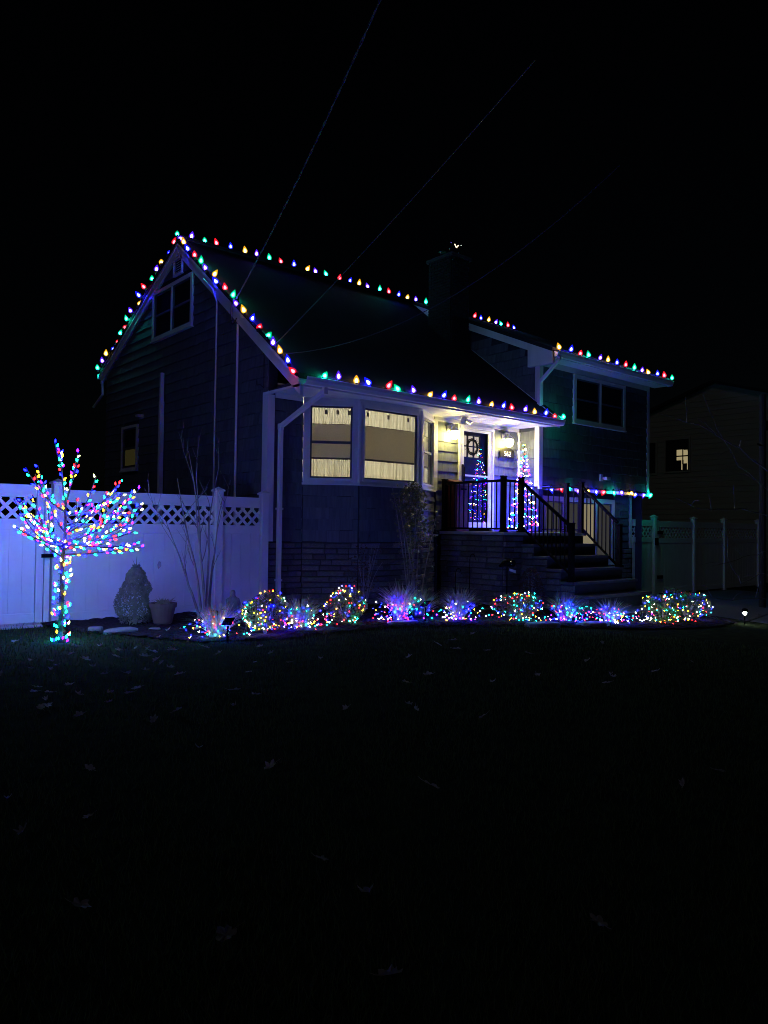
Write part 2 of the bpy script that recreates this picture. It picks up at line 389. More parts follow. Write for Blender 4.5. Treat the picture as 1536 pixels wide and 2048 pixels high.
# roofs
def roof_slab(name, x0, x1, y0, z0, y1, z1, t=.09):
    return MB().hexa([(x0, y0, z0), (x1, y0, z0), (x1, y1, z1), (x0, y1, z1), (x0, y0, z0+t), (x1, y0, z0+t), (x1, y1, z1+t), (x0, y1, z1+t)]).build(name, 'roof', H)
roof_slab('roof', XG-.06, 13.36, YG-.03, 2.35, YA, ZA+.06)
roof_slab('roof', XG-.06, XW, YR+.12, ZR+.02, YA+.004, ZA+.06)
WZ0, WY0 = 3.84, 9.83           # wing front eave edge
roof_slab('roof', XW-.12, XE+.28, WY0, WZ0, YA+.002, ZA+.13)
roof_slab('roof', XW+.004, XE+.28, YR+.12, ZR+.06, YA+.012, ZA+.13)
box('ridge_cap', XG-.05, XE+.26, YA-.09, YA+.09, ZA+.165, ZA+.20, 'roof', H)
# front eave: soffit boards, fascia, gutter
for i in range(6):
    w = (YF-YG-.03)/6; box('soffit_board', XG-.02, 13.34, YG+.03+i*w, YG+.03+(i+1)*w-.005, ZS+.013, ZS+.03, 'soffit', H)
box('soffit_frieze', XG+.12, 7.30, YF-.045, YF-.005, ZS-.075, ZS+.011, 'trim', H)
def gutter(name, x0, x1, y, z):
    prof = [(0, .0), (-.02, .0), (-.085, .0), (-.10, .035), (-.115, .06), (-.125, .105), (-.135, .115), (-.125, .12), (-.112, .108), (-.10, .06), (-.075, .012), (-.01, .012), (-.01, .12), (0, .12)]
    return MB().prism([(x0, y+a, z+b) for a, b in prof], (x1-x0, 0, 0)).build(name, 'white', H)
box('fascia_board', XG-.028, 13.35, YG, YG+.026, ZS-.02, 2.37, 'trim', H)
gutter('gutter', XG+.03, 13.36, YG-.004, ZS+.005)
# front corner boards + left front wall
box('corner_board', XG-.028, XG+.026, YF+.05, YF+.145, -.235, ZS-.034, 'trim', H)
box('corner_board', XG-.03, XG+.105, YF-.03, YF+.048, -.235, ZS-.032, 'trim', H)
fw = box('front_wall', XG+.19, 7.34, YF+.022, YF+.18, -1.5, ZS, 'siding_dark', H)
wall_pieces('shingle', fw, (XG+.107, YF+.012, 0), (1, 0, 0), 0, 7.335-XG-.107, -.24, ZS-.08, .2, .12, .3, seed=3)
# bay
BP = [Vector((7.335, YF, 0)), Vector((8.15, 10.25, 0)), Vector((9.63, 10.25, 0)), Vector((10.5, YF, 0))]
ZB0, ZB1 = .784, 2.216
fnd = MB()
bw = MB()
for a, b in zip(BP, BP[1:]):
    n = (b-a).cross(Vector((0, 0, 1))).normalized()
    i = -n*.10
    bw.hexa([a+Vector((0, 0, -.24)), b+Vector((0, 0, -.24)), b+i+Vector((0, 0, -.24)), a+i+Vector((0, 0, -.24)), a+Vector((0, 0, ZB0)), b+Vector((0, 0, ZB0)), b+i+Vector((0, 0, ZB0)), a+i+Vector((0, 0, ZB0))])
    fnd.hexa([a+Vector((0, 0, -1.5)), b+Vector((0, 0, -1.5)), b+i+Vector((0, 0, -1.5)), a+i+Vector((0, 0, -1.5)), a+Vector((0, 0, -.245)), b+Vector((0, 0, -.245)), b+i+Vector((0, 0, -.245)), a+i+Vector((0, 0, -.245))])
bw = bw.build('bay_wall', 'siding_dark', H)
fnd.box(XG+.035, 7.335, YF+.02, YF+.16, -1.5, -.245)
fnd = fnd.build('foundation', 'mortar', H)
for q, (a, b) in enumerate(zip(BP, BP[1:])):
    L = (b-a).length; u = (b-a)/L
    wall_pieces('shingle', bw, a, u, .012, L-.012, -.24, ZB0-.03, .2, .12, .3, seed=10+q)
    wall_pieces('stone', fnd, a, u, .008, L-.008, -1.42, -.25, .1, .16, .5, seed=20+q)
wall_pieces('stone', fnd, (XG+.03, YF+.02, 0), (1, 0, 0), 0, 7.335-XG-.03, -1.42, -.25, .1, .15, .4, seed=24)
wall_pieces('stone', fnd, (XG+.03, 12.2, 0), (0, -1, 0), 0, 12.2-YF-.02, -1.42, -.25, .1, .15, .4, seed=25)
MB().prism([BP[0]+Vector((0, 0, ZB1+.0)), BP[1]+Vector((0, 0, ZB1)), BP[2]+Vector((0, 0, ZB1)), BP[3]+Vector((0, 0, ZB1))], (0, 0, .055)).build('bay_head', 'trim', H)
def facet_frame(a, b):
    L = (b-a).length; u = (b-a)/L; n = u.cross(Vector((0, 0, 1))).normalized()
    return L, u, n
def slab_on(mb, a, u, n, s0, s1, z0, z1, d0, d1):
    c = []
    for z in (z0, z1):
        for (s, d) in ((s0, d1), (s1, d1), (s1, d0), (s0, d0)):
            c.append(a+u*s+n*d+Vector((0, 0, z)))
    return mb.hexa(c)
CURT = []
def bay_window(a, b, g0, g1, zb, zt, rail):
    L, u, n = facet_frame(a, b); W = MB()
    for (s0, s1, z0, z1) in ((0, g0, ZB0, ZB1), (g1, L, ZB0, ZB1), (g0, g1, ZB0, zb), (g0, g1, zt, ZB1)):
        slab_on(W, a, u, n, s0+.002, s1-.002, z0, z1, -.07, .012)
    w = W.build('bay_window', 'trim', H)
    sill = MB(); slab_on(sill, a, u, n, -.012, L+.012, ZB0-.035, ZB0-.002, -.06, .05); sill.build('sill', 'trim', w)
    cas = MB(); t = .028
    for (s0, s1, z0, z1) in ((g0-.035, g0, zb-.035, zt+.035), (g1, g1+.035, zb-.035, zt+.035), (g0, g1, zb-.035, zb), (g0, g1, zt, zt+.035)):
        slab_on(cas, a, u, n, s0, s1, z0, z1, .0125, .028)
    cas.build('casing', 'trim', w)
    sa = MB()
    for (s0, s1, z0, z1) in ((g0, g0+t, zb, zt), (g1-t, g1, zb, zt), (g0+t, g1-t, zb, zb+t), (g0+t, g1-t, zt-t, zt)):
        slab_on(sa, a, u, n, s0, s1, z0, z1, -.055, -.02)
    if rail: slab_on(sa, a, u, n, g0+t, g1-t, (zb+zt)/2-.025, (zb+zt)/2+.02, -.055, -.018)
    sa.build('sash', 'sash', w)
    pn = MB(); slab_on(pn, a, u, n, g0+t, g1-t, zb+t, zt-t, -.041, -.037); pn.build('pane', 'glass', w)
    return w, L, u, n
for q, (g0, g1, zb, zt, rail) in enumerate(((.125, .855, .87, 2.13, True), (.10, 1.385, .87, 2.125, False), (.10, .92, .87, 2.13, True))):
    a, b = BP[q], BP[q+1]
    w, L, u, n = bay_window(a, b, g0, g1, zb, zt, rail)
    where = ('angled pane beside the downspout', 'wide centre pane', 'angled pane beside the porch')[q]
    cu_, seg = MB(), 90
    for i in range(seg+1):
        s = g0-.03+(g1-g0+.06)*i/seg; d = -.16-.022*math.sin(i*1.15+.7*math.sin(i*.31))-.01*math.sin(i*.53+q)
        p = a+u*s+n*d; cu_.v += [(p.x, p.y, zb-.05), (p.x, p.y, zt+.05)]
    cu_.f = [(2*i, 2*i+2, 2*i+3, 2*i+1) for i in range(seg)]; cu_.m = [0]*seg
    cu_ = cu_.build('curtain', 'curtain', None, None, True); tag(cu_, 'pleated cream lace curtain behind the bay window\'s '+where, 'curtain', 'bay window curtains')
    sh = MB(); slab_on(sh, a, u, n, g0-.005, g1+.005, 1.24, 1.815, -.098, -.092)
    t_ = sh.build('roller_shade', 'shade', None); tag(t_, 'beige fabric shade across the bay window\'s '+where, 'window shade', 'bay window shades')
    hm = MB(); slab_on(hm, a, u, n, g0-.005, g1+.005, 1.205, 1.238, -.102, -.086); slab_on(hm, a, u, n, g0-.005, g1+.005, 1.817, 1.828, -.10, -.088)
    hm.build('hem_bar', 'hem', t_)
    for k in range(3 if q != 2 else 2):
        s = g0+(g1-g0)*(.12+.38*k) if q == 1 else g0+(g1-g0)*(.34+.28*k)
        c = MB(); slab_on(c, a, u, n, s, s+.05, 2.0, 2.075, -.128, -.122); c.build('clip', 'hem', cu_)
# corner posts of the bay
for p in (BP[1], BP[2]):
    o = MB(); o.lathe([(.035, ZB0-.03), (.035, ZB1)], 8, (p.x, p.y, 0)); o.build('bay_post', 'trim', H)
o = MB(); o.box(BP[3].x-.01, BP[3].x+.075, YF-.03, YF+.03, .78, ZS+.01); o.build('corner_board', 'trim', H)
# room behind the bay (lit)
rm = MB()
rm.box(6.82, 6.85, YF+.2, 14.2, -.1, 2.5); rm.box(10.62, 10.65, YF+.06, 14.2, -.1, 2.5); rm.box(6.82, 10.65, 14.2, 14.23, -.1, 2.5)
rm.box(6.82, 10.65, YF+.0, 14.23, -.13, -.1); rm.prism([(7.5, YF, -.13), (8.2, 10.36, -.13), (9.58, 10.36, -.13), (10.3, YF, -.13)], (0, 0, .03)); rm.box(6.82, 10.65, YF+.005, 14.23, 2.42, 2.45)
rm.box(6.85, 7.36, YF+.185, YF+.2, -.1, 2.42)
for a, b in zip(BP, BP[1:]):
    L, u, n = facet_frame(a, b); slab_on(rm, a, u, n, -.02, L+.02, -.14, ZB0+.07, -.115, -.103)
rm.build('room_shell', 'plaster', H)
box('porch_wall_end', 10.47, 10.66, YF+.033, YF+.15, -1.3, ZS, 'siding_dark', H)
lamp = thing('ceiling_lamp', 'ceiling lamp lit inside the room behind the bay window', 'lamp', (8.9, 12.4, 2.42))
MB().lathe([(.0, 2.415), (.07, 2.415), (.07, 2.39), (.02, 2.38), (.02, 2.3), (.0, 2.3)], 12, (8.9, 12.4, 0)).build('canopy', 'steel', lamp)
MB().lathe([(.03, 2.29), (.12, 2.25), (.16, 2.17), (.13, 2.09), (.04, 2.05)], 14, (8.9, 12.4, 0)).build('globe', EM('globe_glow', (1, .92, .72), 235), lamp, None, True)

# main downspout
dsp = MB()
DS = [(7.05, YG-.06, ZS+.0), (7.05, YG-.06, ZS-.06), (6.83, YF-.075, 1.70), (6.83, YF-.075, -1.2)]
for i in range(3):
    dsp.bar(DS[i], DS[i+1], .075, .06)
for p in DS[1:3]: dsp.box(p[0]-.0385, p[0]+.0385, p[1]-.036, p[1]+.036, p[2]-.05, p[2]+.045)
dsp.bar((6.83, YF-.076, -1.17), (6.85, YF-.30, -1.28), .077, .062)
dsp.build('downspout', 'white', H)
box('downspout_strap', 6.78, 6.88, YF-.12, YF-.03, .30, .33, 'white', H); box('downspout_strap', 6.78, 6.88, YF-.12, YF-.03, -.9, -.87, 'white', H)

# gable details
def plain_window(name, ax, c, u0, u1, z0, z1, trim=.075, mull=1, rails=True, inner='dark', parent=H, halfglow=None):
    """window on a plane: ax 'x' (plane X=c, u along Y, outside -X) or 'y' (plane Y=c, u along X, outside -Y)"""
    def bx(m, a, b, z, w, d0, d1):
        if ax == 'x': m.box(c+d0, c+d1, a, b, z, w)
        else: m.box(a, b, c+d0, c+d1, z, w)
    f = MB()
    for (a, b, z, w) in ((u0, u0+trim, z0, z1), (u1-trim, u1, z0, z1), (u0+trim, u1-trim, z0, z0+trim), (u0+trim, u1-trim, z1-trim, z1)): bx(f, a, b, z, w, -.035, .03)
    f = f.build(name, 'trim', parent)
    s = MB(); bx(s, u0-.02, u1+.02, z0-.03, z0-.001, -.06, .02); s.build('sill', 'trim', f)
    a0, a1 = u0+trim, u1-trim; k = mull+1; w = (a1-a0)/k
    for i in range(mull):
        m = MB(); x = a0+w*(i+1); bx(m, x-.03, x+.03, z0+trim, z1-trim, -.028, .028); m.build('mullion', 'trim', f)
    for i in range(k):
        x, y = a0+w*i+(.03 if i else 0), a0+w*(i+1)-(.03 if i < k-1 else 0); zb, zt = z0+trim, z1-trim
        m = MB()
        for (p, q, r, s_) in ((x, x+.03, zb, zt), (y-.03, y, zb, zt), (x+.03, y-.03, zb, zb+.03), (x+.03, y-.03, zt-.03, zt)): bx(m, p, q, r, s_, -.012, .02)
        if rails: bx(m, x+.03, y-.03, (zb+zt)/2-.018, (zb+zt)/2+.018, -.014, .02)
        m.build('sash', 'sash', f)
        m = MB(); bx(m, x+.03, y-.03, zb+.03, zt-.03, .002, .006); m.build('pane', 'glass', f)
        m = MB(); bx(m, x, y, zb, zt, .0215, .028); m.build('blind', inner if not isinstance(inner, list) else inner[i], f)
        if halfglow: m = MB(); bx(m, x+.06, y-.06, zb+.06, (zb+zt)/2-.03, .0202, .0212); m.build('lit_pane', halfglow, f)
    return f
plain_window('window', 'x', XG, 13.68, 15.57, 3.97, 5.03, .07)
plain_window('window', 'x', XG, 16.27, 17.18, 1.25, 2.27, .06, 0, True, 'dark', H, 'reardim')
v = MB(); v.box(XG-.03, XG+.02, 14.16, 14.57, 5.13, 5.17); v.box(XG-.03, XG+.02, 14.16, 14.57, 5.46, 5.50); v.box(XG-.03, XG+.02, 14.16, 14.2, 5.17, 5.46); v.box(XG-.03, XG+.02, 14.53, 14.57, 5.17, 5.46)
v = v.build('gable_vent', 'trim', H)
for i in range(6):
    z = 5.185+i*.047; MB().hexa([(XG-.026, 14.2, z), (XG-.026, 14.53, z), (XG+.015, 14.53, z+.03), (XG+.015, 14.2, z+.03), (XG-.026, 14.2, z+.008), (XG-.026, 14.53, z+.008), (XG+.015, 14.53, z+.038), (XG+.015, 14.2, z+.038)]).build('louvre', 'trim', v)
MB().bar((XG-.06, 14.93, -1.3), (XG-.06, 14.93, 2.6), .085, .085).bar((XG-.06, 14.93, 2.6), (XG-.06, 14.93, 3.2), .07, .07).build('vent_pipe', 'white', H)
MB().tube([(XG-.015, 12.66, -1.2), (XG-.015, 12.66, 4.2), (XG-.06, 12.75, 4.45), (XG-.07, 13.1, 4.72)], .017, 6).build('conduit', 'trim', H)
MB().tube([(XG-.02, 11.85, -1.2), (XG-.02, 11.85, 3.62)], .022, 8).build('conduit', 'trim', H)
MB().tube([(XG-.02, 10.93, 2.35), (XG-.015, 10.95, 2.9), (XG-.02, 10.98, 3.1)], .008, 5).tube([(XG-.02, 10.93, 2.35), (XG-.03, 11.03, 2.42), (XG-.04, 11.12, 2.42), (XG-.04, 11.13, 2.5)], .009, 5).build('cable_loop', 'cable', H)
MB().tube([(XG-.04, 18.45, 3.55), (XG-.04, 18.4, 3.2), (XG-.05, 19.0, 2.95)], .03, 6).build('conduit', 'white', H)
gutter('gutter', XG-.02, XG+.6, 18.86, ZR-.02)
fl = MB(); fl.box(XG-.03, XG+.0, 15.96, 16.14, 2.36, 2.46); fl.box(XG-.14, XG-.03, 15.98, 16.12, 2.39, 2.44); fl.build('gable_floodlight', 'white', H)

# porch wall, door
X0P, X1P = 10.575, XW
pw = MB().box(10.66, 11.2, YF+.032, YF+.15, -.1, ZS).box(12.29, XW, YF+.032, YF+.15, -.1, ZS).box(11.2, 12.29, YF+.032, YF+.15, 2.20, ZS).build('porch_wall', 'siding_dark', H)
wall_pieces('shingle', pw, (X0P, YF+.022, 0), (1, 0, 0), 0, 11.2-X0P, -.02, 2.19, .195, .16, .34, seed=31)
wall_pieces('shingle', pw, (12.285, YF+.022, 0), (1, 0, 0), 0, XW-12.285-.03, -.02, 2.19, .195, .16, .34, seed=32)
box('porch_frieze', 10.58, XW-.03, YF-.02, YF+.02, 2.19, ZS+.011, 'trim', H)
box('corner_board', XW-.05, XW-.003, YF-.035, YF+.02, -.02, 2.188, 'trim', H)
dr = MB()
for (a, b, z, w) in ((11.2, 11.255, .0, 2.19), (12.225, 12.28, .0, 2.19), (11.255, 12.225, 2.12, 2.19)): dr.box(a, b, YF-.035, YF+.05, z, w)
dr = dr.build('door', 'trim', H)
st = MB()
for (a, b, z, w) in ((11.258, 11.345, .03, 2.115), (12.11, 12.222, .03, 2.115), (11.345, 12.11, 2.06, 2.115), (11.345, 12.11, .03, .16), (11.345, 12.11, 1.12, 1.155)): st.box(a, b, YF-.02, YF+.012, z, w)
st.build('storm_door_frame', 'white', dr)
box('pane', 11.346, 12.109, YF-.004, YF+.0, .16, 1.118, 'doorglass', dr); box('pane', 11.346, 12.109, YF-.004, YF+.0, 1.157, 2.06, 'doorglass', dr)
il = MB()
wx0, wx1, wz0, wz1 = 11.36, 11.93, 1.53, 2.0
for (a, b, z, w) in ((11.256, wx0, .02, 2.12), (wx1, 12.224, .02, 2.12), (wx0, wx1, .02, wz0), (wx0, wx1, wz1, 2.12)): il.box(a, b, YF+.06, YF+.105, z, w)
il.box(11.45, 11.68, YF+.05, YF+.06, .2, 1.35); il.box(11.76, 12.05, YF+.05, YF+.06, .2, 1.35)
il.build('door_leaf', 'door', dr)
for i in range(3):
    for j in range(2):
        a, z = wx0+.01+i*.19, wz0+.01+j*.235
        box('door_pane', a, a+.16, YF+.085, YF+.095, z, z+.21, 'paneglow', dr)
mu = MB(); [mu.box(wx0+.17+i*.19, wx0+.20+i*.19, YF+.058, YF+.1, wz0, wz1) for i in range(2)]; mu.box(wx0, wx1, YF+.0575, YF+.0995, wz0+.22, wz0+.245); mu.build('muntin', 'door', dr)
MB().tube([(11.31, YF-.025, 1.0), (11.31, YF-.075, 1.02), (11.31, YF-.075, 1.3), (11.31, YF-.025, 1.32)], .014, 6).box(11.285, 11.335, YF-.032, YF-.02, .98, 1.36).build('handle', 'iron', dr)
# wreath on the inner door
wr = thing('wreath', 'round twig wreath hanging on the front door behind the storm glass', 'wreath', (11.66, YF+.04, 1.76))
rw = random.Random(5); ring = MB()
for k in range(7):
    a0 = rw.uniform(0, 2*PI); pts = []
    for i in range(15):
        a = a0+i*2*PI/14; r = .155+rw.uniform(-.03, .03); pts.append((11.66+r*math.cos(a), YF+.032+rw.uniform(-.008, .008), 1.755+r*math.sin(a)))
    ring.tube(pts, .008, 4)
ring.build('ring', 'twig', wr)
tw = MB()
for k in range(70):
    a = rw.uniform(0, 2*PI); r = rw.uniform(.1, .2); x, z = 11.66+r*math.cos(a), 1.755+r*math.sin(a); b = a+rw.uniform(-1.4, 1.4); l = rw.uniform(.03, .08)
    tw.tube([(x, YF+.03, z), (x+l*math.cos(b), YF+.02+rw.uniform(-.01, .01), z+l*math.sin(b))], [.005, .002], 4)
tw.build('twigs', 'twig', wr)

# ---- right wing
ww = MB().box(XW, XW+.15, YW+.03, 18.3, -1.5, 3.9).build('wing_side_wall', 'siding_dark', H)
MB().prism([(XW+.001, YW+.03, 3.85), (XW+.001, 18.2, 3.7), (XW+.001, YA, ZA+.1)], (.14, 0, 0)).build('wing_gable', 'siding_dark', H)
wall_pieces('shingle', ww, (XW, YF-.035, 0), (0, -1, 0), 0, YF-YW-.14, .98, 2.2, .2, .14, .3, seed=41)
wall_pieces('shingle', ww, (XW, 12.28, 0), (0, -1, 0), 0, 12.28-YW-.14, 2.42, 4.5, .2, .14, .34,
            lambda a, b: (max(0, 12.28-(YG+(a-2.2)/(ZA-2.24)*(YA-YG))+.0), max(.0, min(12.28-YW-.14, 12.28-(WY0+(b-WZ0+.1)/.42)))), seed=42)
wf = box('wing_front_wall', XW+.1, XE, YW+.03, YW+.18, .98, 3.8, 'siding_dark', H)
whole = [(14.36-XW-.1, 16.48-XW-.1, 2.49, 3.6)]
wall_pieces('shingle', wf, (XW+.1, YW+.03, 0), (1, 0, 0), .02, XE-XW-.1-.09, 1.0, 3.68, .2, .14, .34, None, whole, seed=43)
box('wing_end_wall', XE-.002, XE+.0, YW+.19, 18.3, -1.5, 3.8, 'siding_dark', H)
box('corner_board', XW-.028, XW+.098, YW-.0, YW+.029, .97, 3.73, 'trim', H)
box('corner_board', XW-.028, XW-.001, YW+.03, YW+.125, .97, 3.73, 'trim', H)
box('corner_board', XE-.09, XE+.02, YW-.002, YW+.03, .985, 3.73, 'trim', H)
box('water_table', XW-.03, XE+.02, YW-.02, YW+.03, .915, .98, 'trim', H)
box('overhang_soffit', XW, XE, YW+.031, 10.66, .93, .955, 'soffit', H)
WT = plain_window('window', 'y', YW, 14.36, 16.48, 2.49, 3.6, .085)
# wing eave
for i in range(3):
    w = (YW-WY0-.03)/3; box('soffit_board', XW-.02, XE+.24, WY0+.03+i*w, WY0+.03+(i+1)*w-.005, 3.735, 3.75, 'soffit', H)
box('fascia_board', XW-.1, XE+.26, WY0, WY0+.026, 3.72, 3.87, 'trim', H)
gutter('gutter', XW-.06, XE+.27, WY0-.004, 3.73)
box('frieze_board', XW+.1, XE-.09, YW-.002, YW+.022, 3.62, 3.733, 'trim', H)
def wing_rake(y0, z0, y1, z1, h): return MB().hexa([(XW-.11, y0, z0-h), (XW-.07, y0, z0-h), (XW-.07, y1, z1-h), (XW-.11, y1, z1-h), (XW-.11, y0, z0), (XW-.07, y0, z0), (XW-.07, y1, z1), (XW-.11, y1, z1)]).build('rake_board', 'trim', H)
wing_rake(WY0, 3.87, YA, ZA+.15, .19)
MB().prism([(XW-.112, WY0+.002, 3.60), (XW-.112, WY0+.002, 3.86), (XW-.112, 10.5, 4.14), (XW-.112, 10.5, 3.60)], (.10, 0, 0)).build('eave_return', 'trim', H)
ws = MB(); q = [(XW+.02, WY0-.07, 3.73), (XW+.02, WY0-.07, 3.66), (XW-.075, YW-.03, 3.22), (XW-.075, YW-.03, 2.66)]
for i in range(3): ws.bar(q[i], q[i+1], .075, .06)
ws.build('downspout', 'white', H)
MB().bar((XW-.02, YG+.02, 2.46), (XW-.02, 12.28, fz(12.28)+.16), .02, .05).build('step_flashing', 'trim', H)
MB().bar((13.352, YG, 2.40), (13.352, YW+.02, fz(YW)+.14), .022, .11).build('rake_board', 'trim', H)
fl = MB(); fl.box(15.42, 15.52, YW-.04, YW+.0, 1.20, 1.36); fl.box(15.5, 15.66, YW-.15, YW-.05, 1.23, 1.30); fl.bar((15.48, YW-.03, 1.28), (15.55, YW-.1, 1.27), .03); fl.build('wing_floodlight', 'white', H)
# lower storey of the wing
YL, XL = 10.62, 17.45
lw = MB().box(XW+.16, 13.76, YL+.03, YL+.15, -1.6, .93).box(16.64, XL, YL+.03, YL+.15, -1.6, .93).box(13.76, 16.64, YL+.03, YL+.15, -1.6, -.80).box(13.76, 16.64, YL+.03, YL+.15, .80, .93).build('lower_wing_wall', 'siding_dark', H)
wall_pieces('shingle', lw, (XW, YL+.02, 0), (1, 0, 0), .16, XL-XW-.1, -.42, .92, .2, .2, .5, None, [(13.76-XW, 16.64-XW, -.8, .8)], seed=51)
box('corner_board', XL-.09, XL+.02, YL-.012, YL+.06, -.42, .925, 'trim', H)
box('lower_end_wall', XL-.005, XL, YL+.07, 18.2, -1.6, .93, 'siding_dark', H)
wall_pieces('stone', lw, (16.66, YL+.01, 0), (1, 0, 0), 0, XL-16.66, -1.66, -.43, .12, .2, .45, seed=52)
plain_window('patio_window', 'y', YL, 13.76, 16.64, -.80, .80, .11, 3, False, ['blinddim', 'blinddim', 'blindglow', 'blinddim'])
# chimney
CX0, CX1, CY0, CY1 = 12.47, XW-.115, 12.3, 13.05
ch = box('chimney', CX0+.02, CX1, CY0+.02, CY1, 3.9, 6.42, 'mortar', H)
BRK = unit_mesh('brick', MB().box(0, 1, -.03, .02, 0, 1), ['brick'])
nb = 0
for (O, ud, L) in (((CX0, CY1, 0), Vector((0, -1, 0)), CY1-CY0), ((CX0, CY0, 0), Vector((1, 0, 0)), CX1-CX0)):
    for i in range(33):
        z = 4.2+i*.068; x = -.1*(i % 2)
        while x < L:
            a, b = max(x, 0), min(x+.2, L)
            if b-a > .03 and nb < 300:
                inst(BRK, 'brick', ch, Vector(O)+ud*a+Vector((0, 0, z)), (0, 0, math.atan2(ud.y, ud.x)), (b-a-.01, 1, .058)); nb += 1
            x += .2
cp = box('cap', CX0-.06, CX1+.06, CY0-.06, CY1+.06, 6.42, 6.50, 'mortar', ch)
mc = MB(); [mc.box(x, x+.02, y, y+.02, 6.5, 6.68) for x in (12.6, 12.9) for y in (12.5, 12.8)]; mc.add([(12.55, 12.45, 6.68), (12.97, 12.45, 6.68), (12.97, 12.87, 6.68), (12.55, 12.87, 6.68), (12.76, 12.66, 6.78)], [(0, 1, 4), (1, 2, 4), (2, 3, 4), (3, 0, 4), (3, 2, 1, 0)]); mc.build('spark_cap', 'steel', ch)

co = thing('chimney_glint', 'tiny emissive V and dots added as a glint on top of the chimney', 'glint', (12.76, 12.5, 6.5))  # invented holder with emissive V and dots, standing in for a chimney glint
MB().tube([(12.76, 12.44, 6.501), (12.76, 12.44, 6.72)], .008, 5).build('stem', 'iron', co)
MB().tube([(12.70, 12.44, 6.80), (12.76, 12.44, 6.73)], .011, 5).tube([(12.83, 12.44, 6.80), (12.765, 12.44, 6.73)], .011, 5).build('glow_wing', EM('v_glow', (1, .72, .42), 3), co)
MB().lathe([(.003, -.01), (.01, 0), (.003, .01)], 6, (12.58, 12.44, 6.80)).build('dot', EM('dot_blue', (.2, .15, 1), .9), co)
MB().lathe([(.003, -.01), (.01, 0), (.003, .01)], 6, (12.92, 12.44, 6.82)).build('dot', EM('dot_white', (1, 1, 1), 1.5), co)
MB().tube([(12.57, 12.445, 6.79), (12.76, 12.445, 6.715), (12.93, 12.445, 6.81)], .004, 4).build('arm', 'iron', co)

# ------------------------------------------------------------ porch, steps, railings
PT = thing('stone_porch', 'raised stone veneer porch with dark steps descending to the walk', 'porch', (12, 9.2, -1.4))
FZ = -.03; XP, YP = 10.70, 9.14; XS, XR = 11.24, 13.25
core = MB().box(XP+.03, XR, YP+.03, YF-.01, -1.6, FZ-.065)
noses = [(-.25, 8.84), (-.47, 8.53), (-.69, 8.22), (-.91, 7.92), (-1.13, 7.62)]
y = YP+.03
for z, ny in noses: core.box(XS+.03, XR-.002, ny+.04, y, -1.6, z-.052); y = ny+.04
core = core.build('porch_core', 'mortar', PT)
box('porch_slab', XP-.04, XW-.03, YP-.04, YF-.012, FZ-.06, FZ, 'slab', PT, .008)
box('porch_slab', XW-.03, XR+.02, YP-.04, YW-.05, FZ-.06, FZ, 'slab', PT, .008)
y = YP-.042
for z, ny in noses: box('step', XS-.03, XR+.02, ny, y+.04 if z == noses[0][0] else y+.05, z-.05, z, 'tread', PT, .006); y = ny
wall_pieces('stone', core, (XP+.03, YF-.02, 0), (0, -1, 0), 0, YF-YP-.05, -1.45, FZ-.065, .105, .16, .46, seed=61)
wall_pieces('stone', core, (XP+.03, YP+.03, 0), (1, 0, 0), 0, XS-XP-.0, -1.45, FZ-.065, .105, .16, .4, seed=62)
y = YP+.03
for q, (z, ny) in enumerate(noses):
    wall_pieces('stone', core, (XS+.03, y, 0), (0, -1, 0), 0, y-ny-.04, -1.45, z-.054, .11, .14, .31, seed=63+q)
    y = ny+.04
def railing(name, label, posts, runs):
    t = thing(name, label, 'railing', posts[0][:2]+(posts[0][2],), 'black porch railings')
    for (px, py, z0, z1) in posts:
        p = MB(); p.box(px-.042, px+.042, py-.042, py+.042, z0, z1); p.box(px-.05, px+.05, py-.05, py+.05, z1, z1+.02); p.box(px-.06, px+.06, py-.06, py+.06, z0, z0+.03)
        p.build('post', 'iron', t)
    for (a, b, h0, h1) in runs:            # a,b = (x,y,z) of the rail foot line; h0 bottom rail, h1 top rail height
        a = Vector(a); b = Vector(b); up = Vector((0, 0, 1))
        MB().bar(a+up*h1, b+up*h1, .055, .045).build('top_rail', 'iron', t)
        MB().bar(a+up*h0, b+up*h0, .035, .035).build('bottom_rail', 'iron', t)
        n = max(2, int((b-a).length/.115))
        for i in range(1, n):
            p = a+(b-a)*i/n; MB().bar(p+up*(h0+.0176), p+up*(h1-.023), .017).build('baluster', 'iron', t)
yP = YP+.05
railing('porch_railing', 'black metal railing along the porch edge beside the bay window', [(XP+.05, YF-.07, FZ, 1.0), (XP+.05, yP, FZ, 1.0), (XS+.02, yP, FZ, 1.0)],
        [((XP+.05, YF-.115, FZ), (XP+.05, yP+.045, FZ), .06, .96), ((XP+.095, yP, FZ), (XS-.025, yP, FZ), .06, .96)])
railing('stair_railing', 'black metal stair railing on the steps\' side nearer the bay window', [(XS+.04, 8.05, -.91, .13)],
        [((XS+.03, yP-.05, -.06), (XS+.04, 8.1, -.85), .10, .96)])
railing('porch_railing', 'black metal railing at the porch end against the two storey wing', [(XR-.05, 9.55, FZ, 1.0), (XR-.05, yP, FZ, 1.0)],
        [((XR-.05, YW-.06, FZ), (XR-.05, 9.6, FZ), .06, .96), ((XR-.05, 9.505, FZ), (XR-.05, yP+.045, FZ), .06, .96)])
railing('stair_railing', 'black metal stair railing on the steps\' side under the wing windows', [(XR-.03, 8.3, -.69, .13)],
        [((XR-.05, yP-.05, -.06), (XR-.03, 8.34, -.78), .10, .96)])

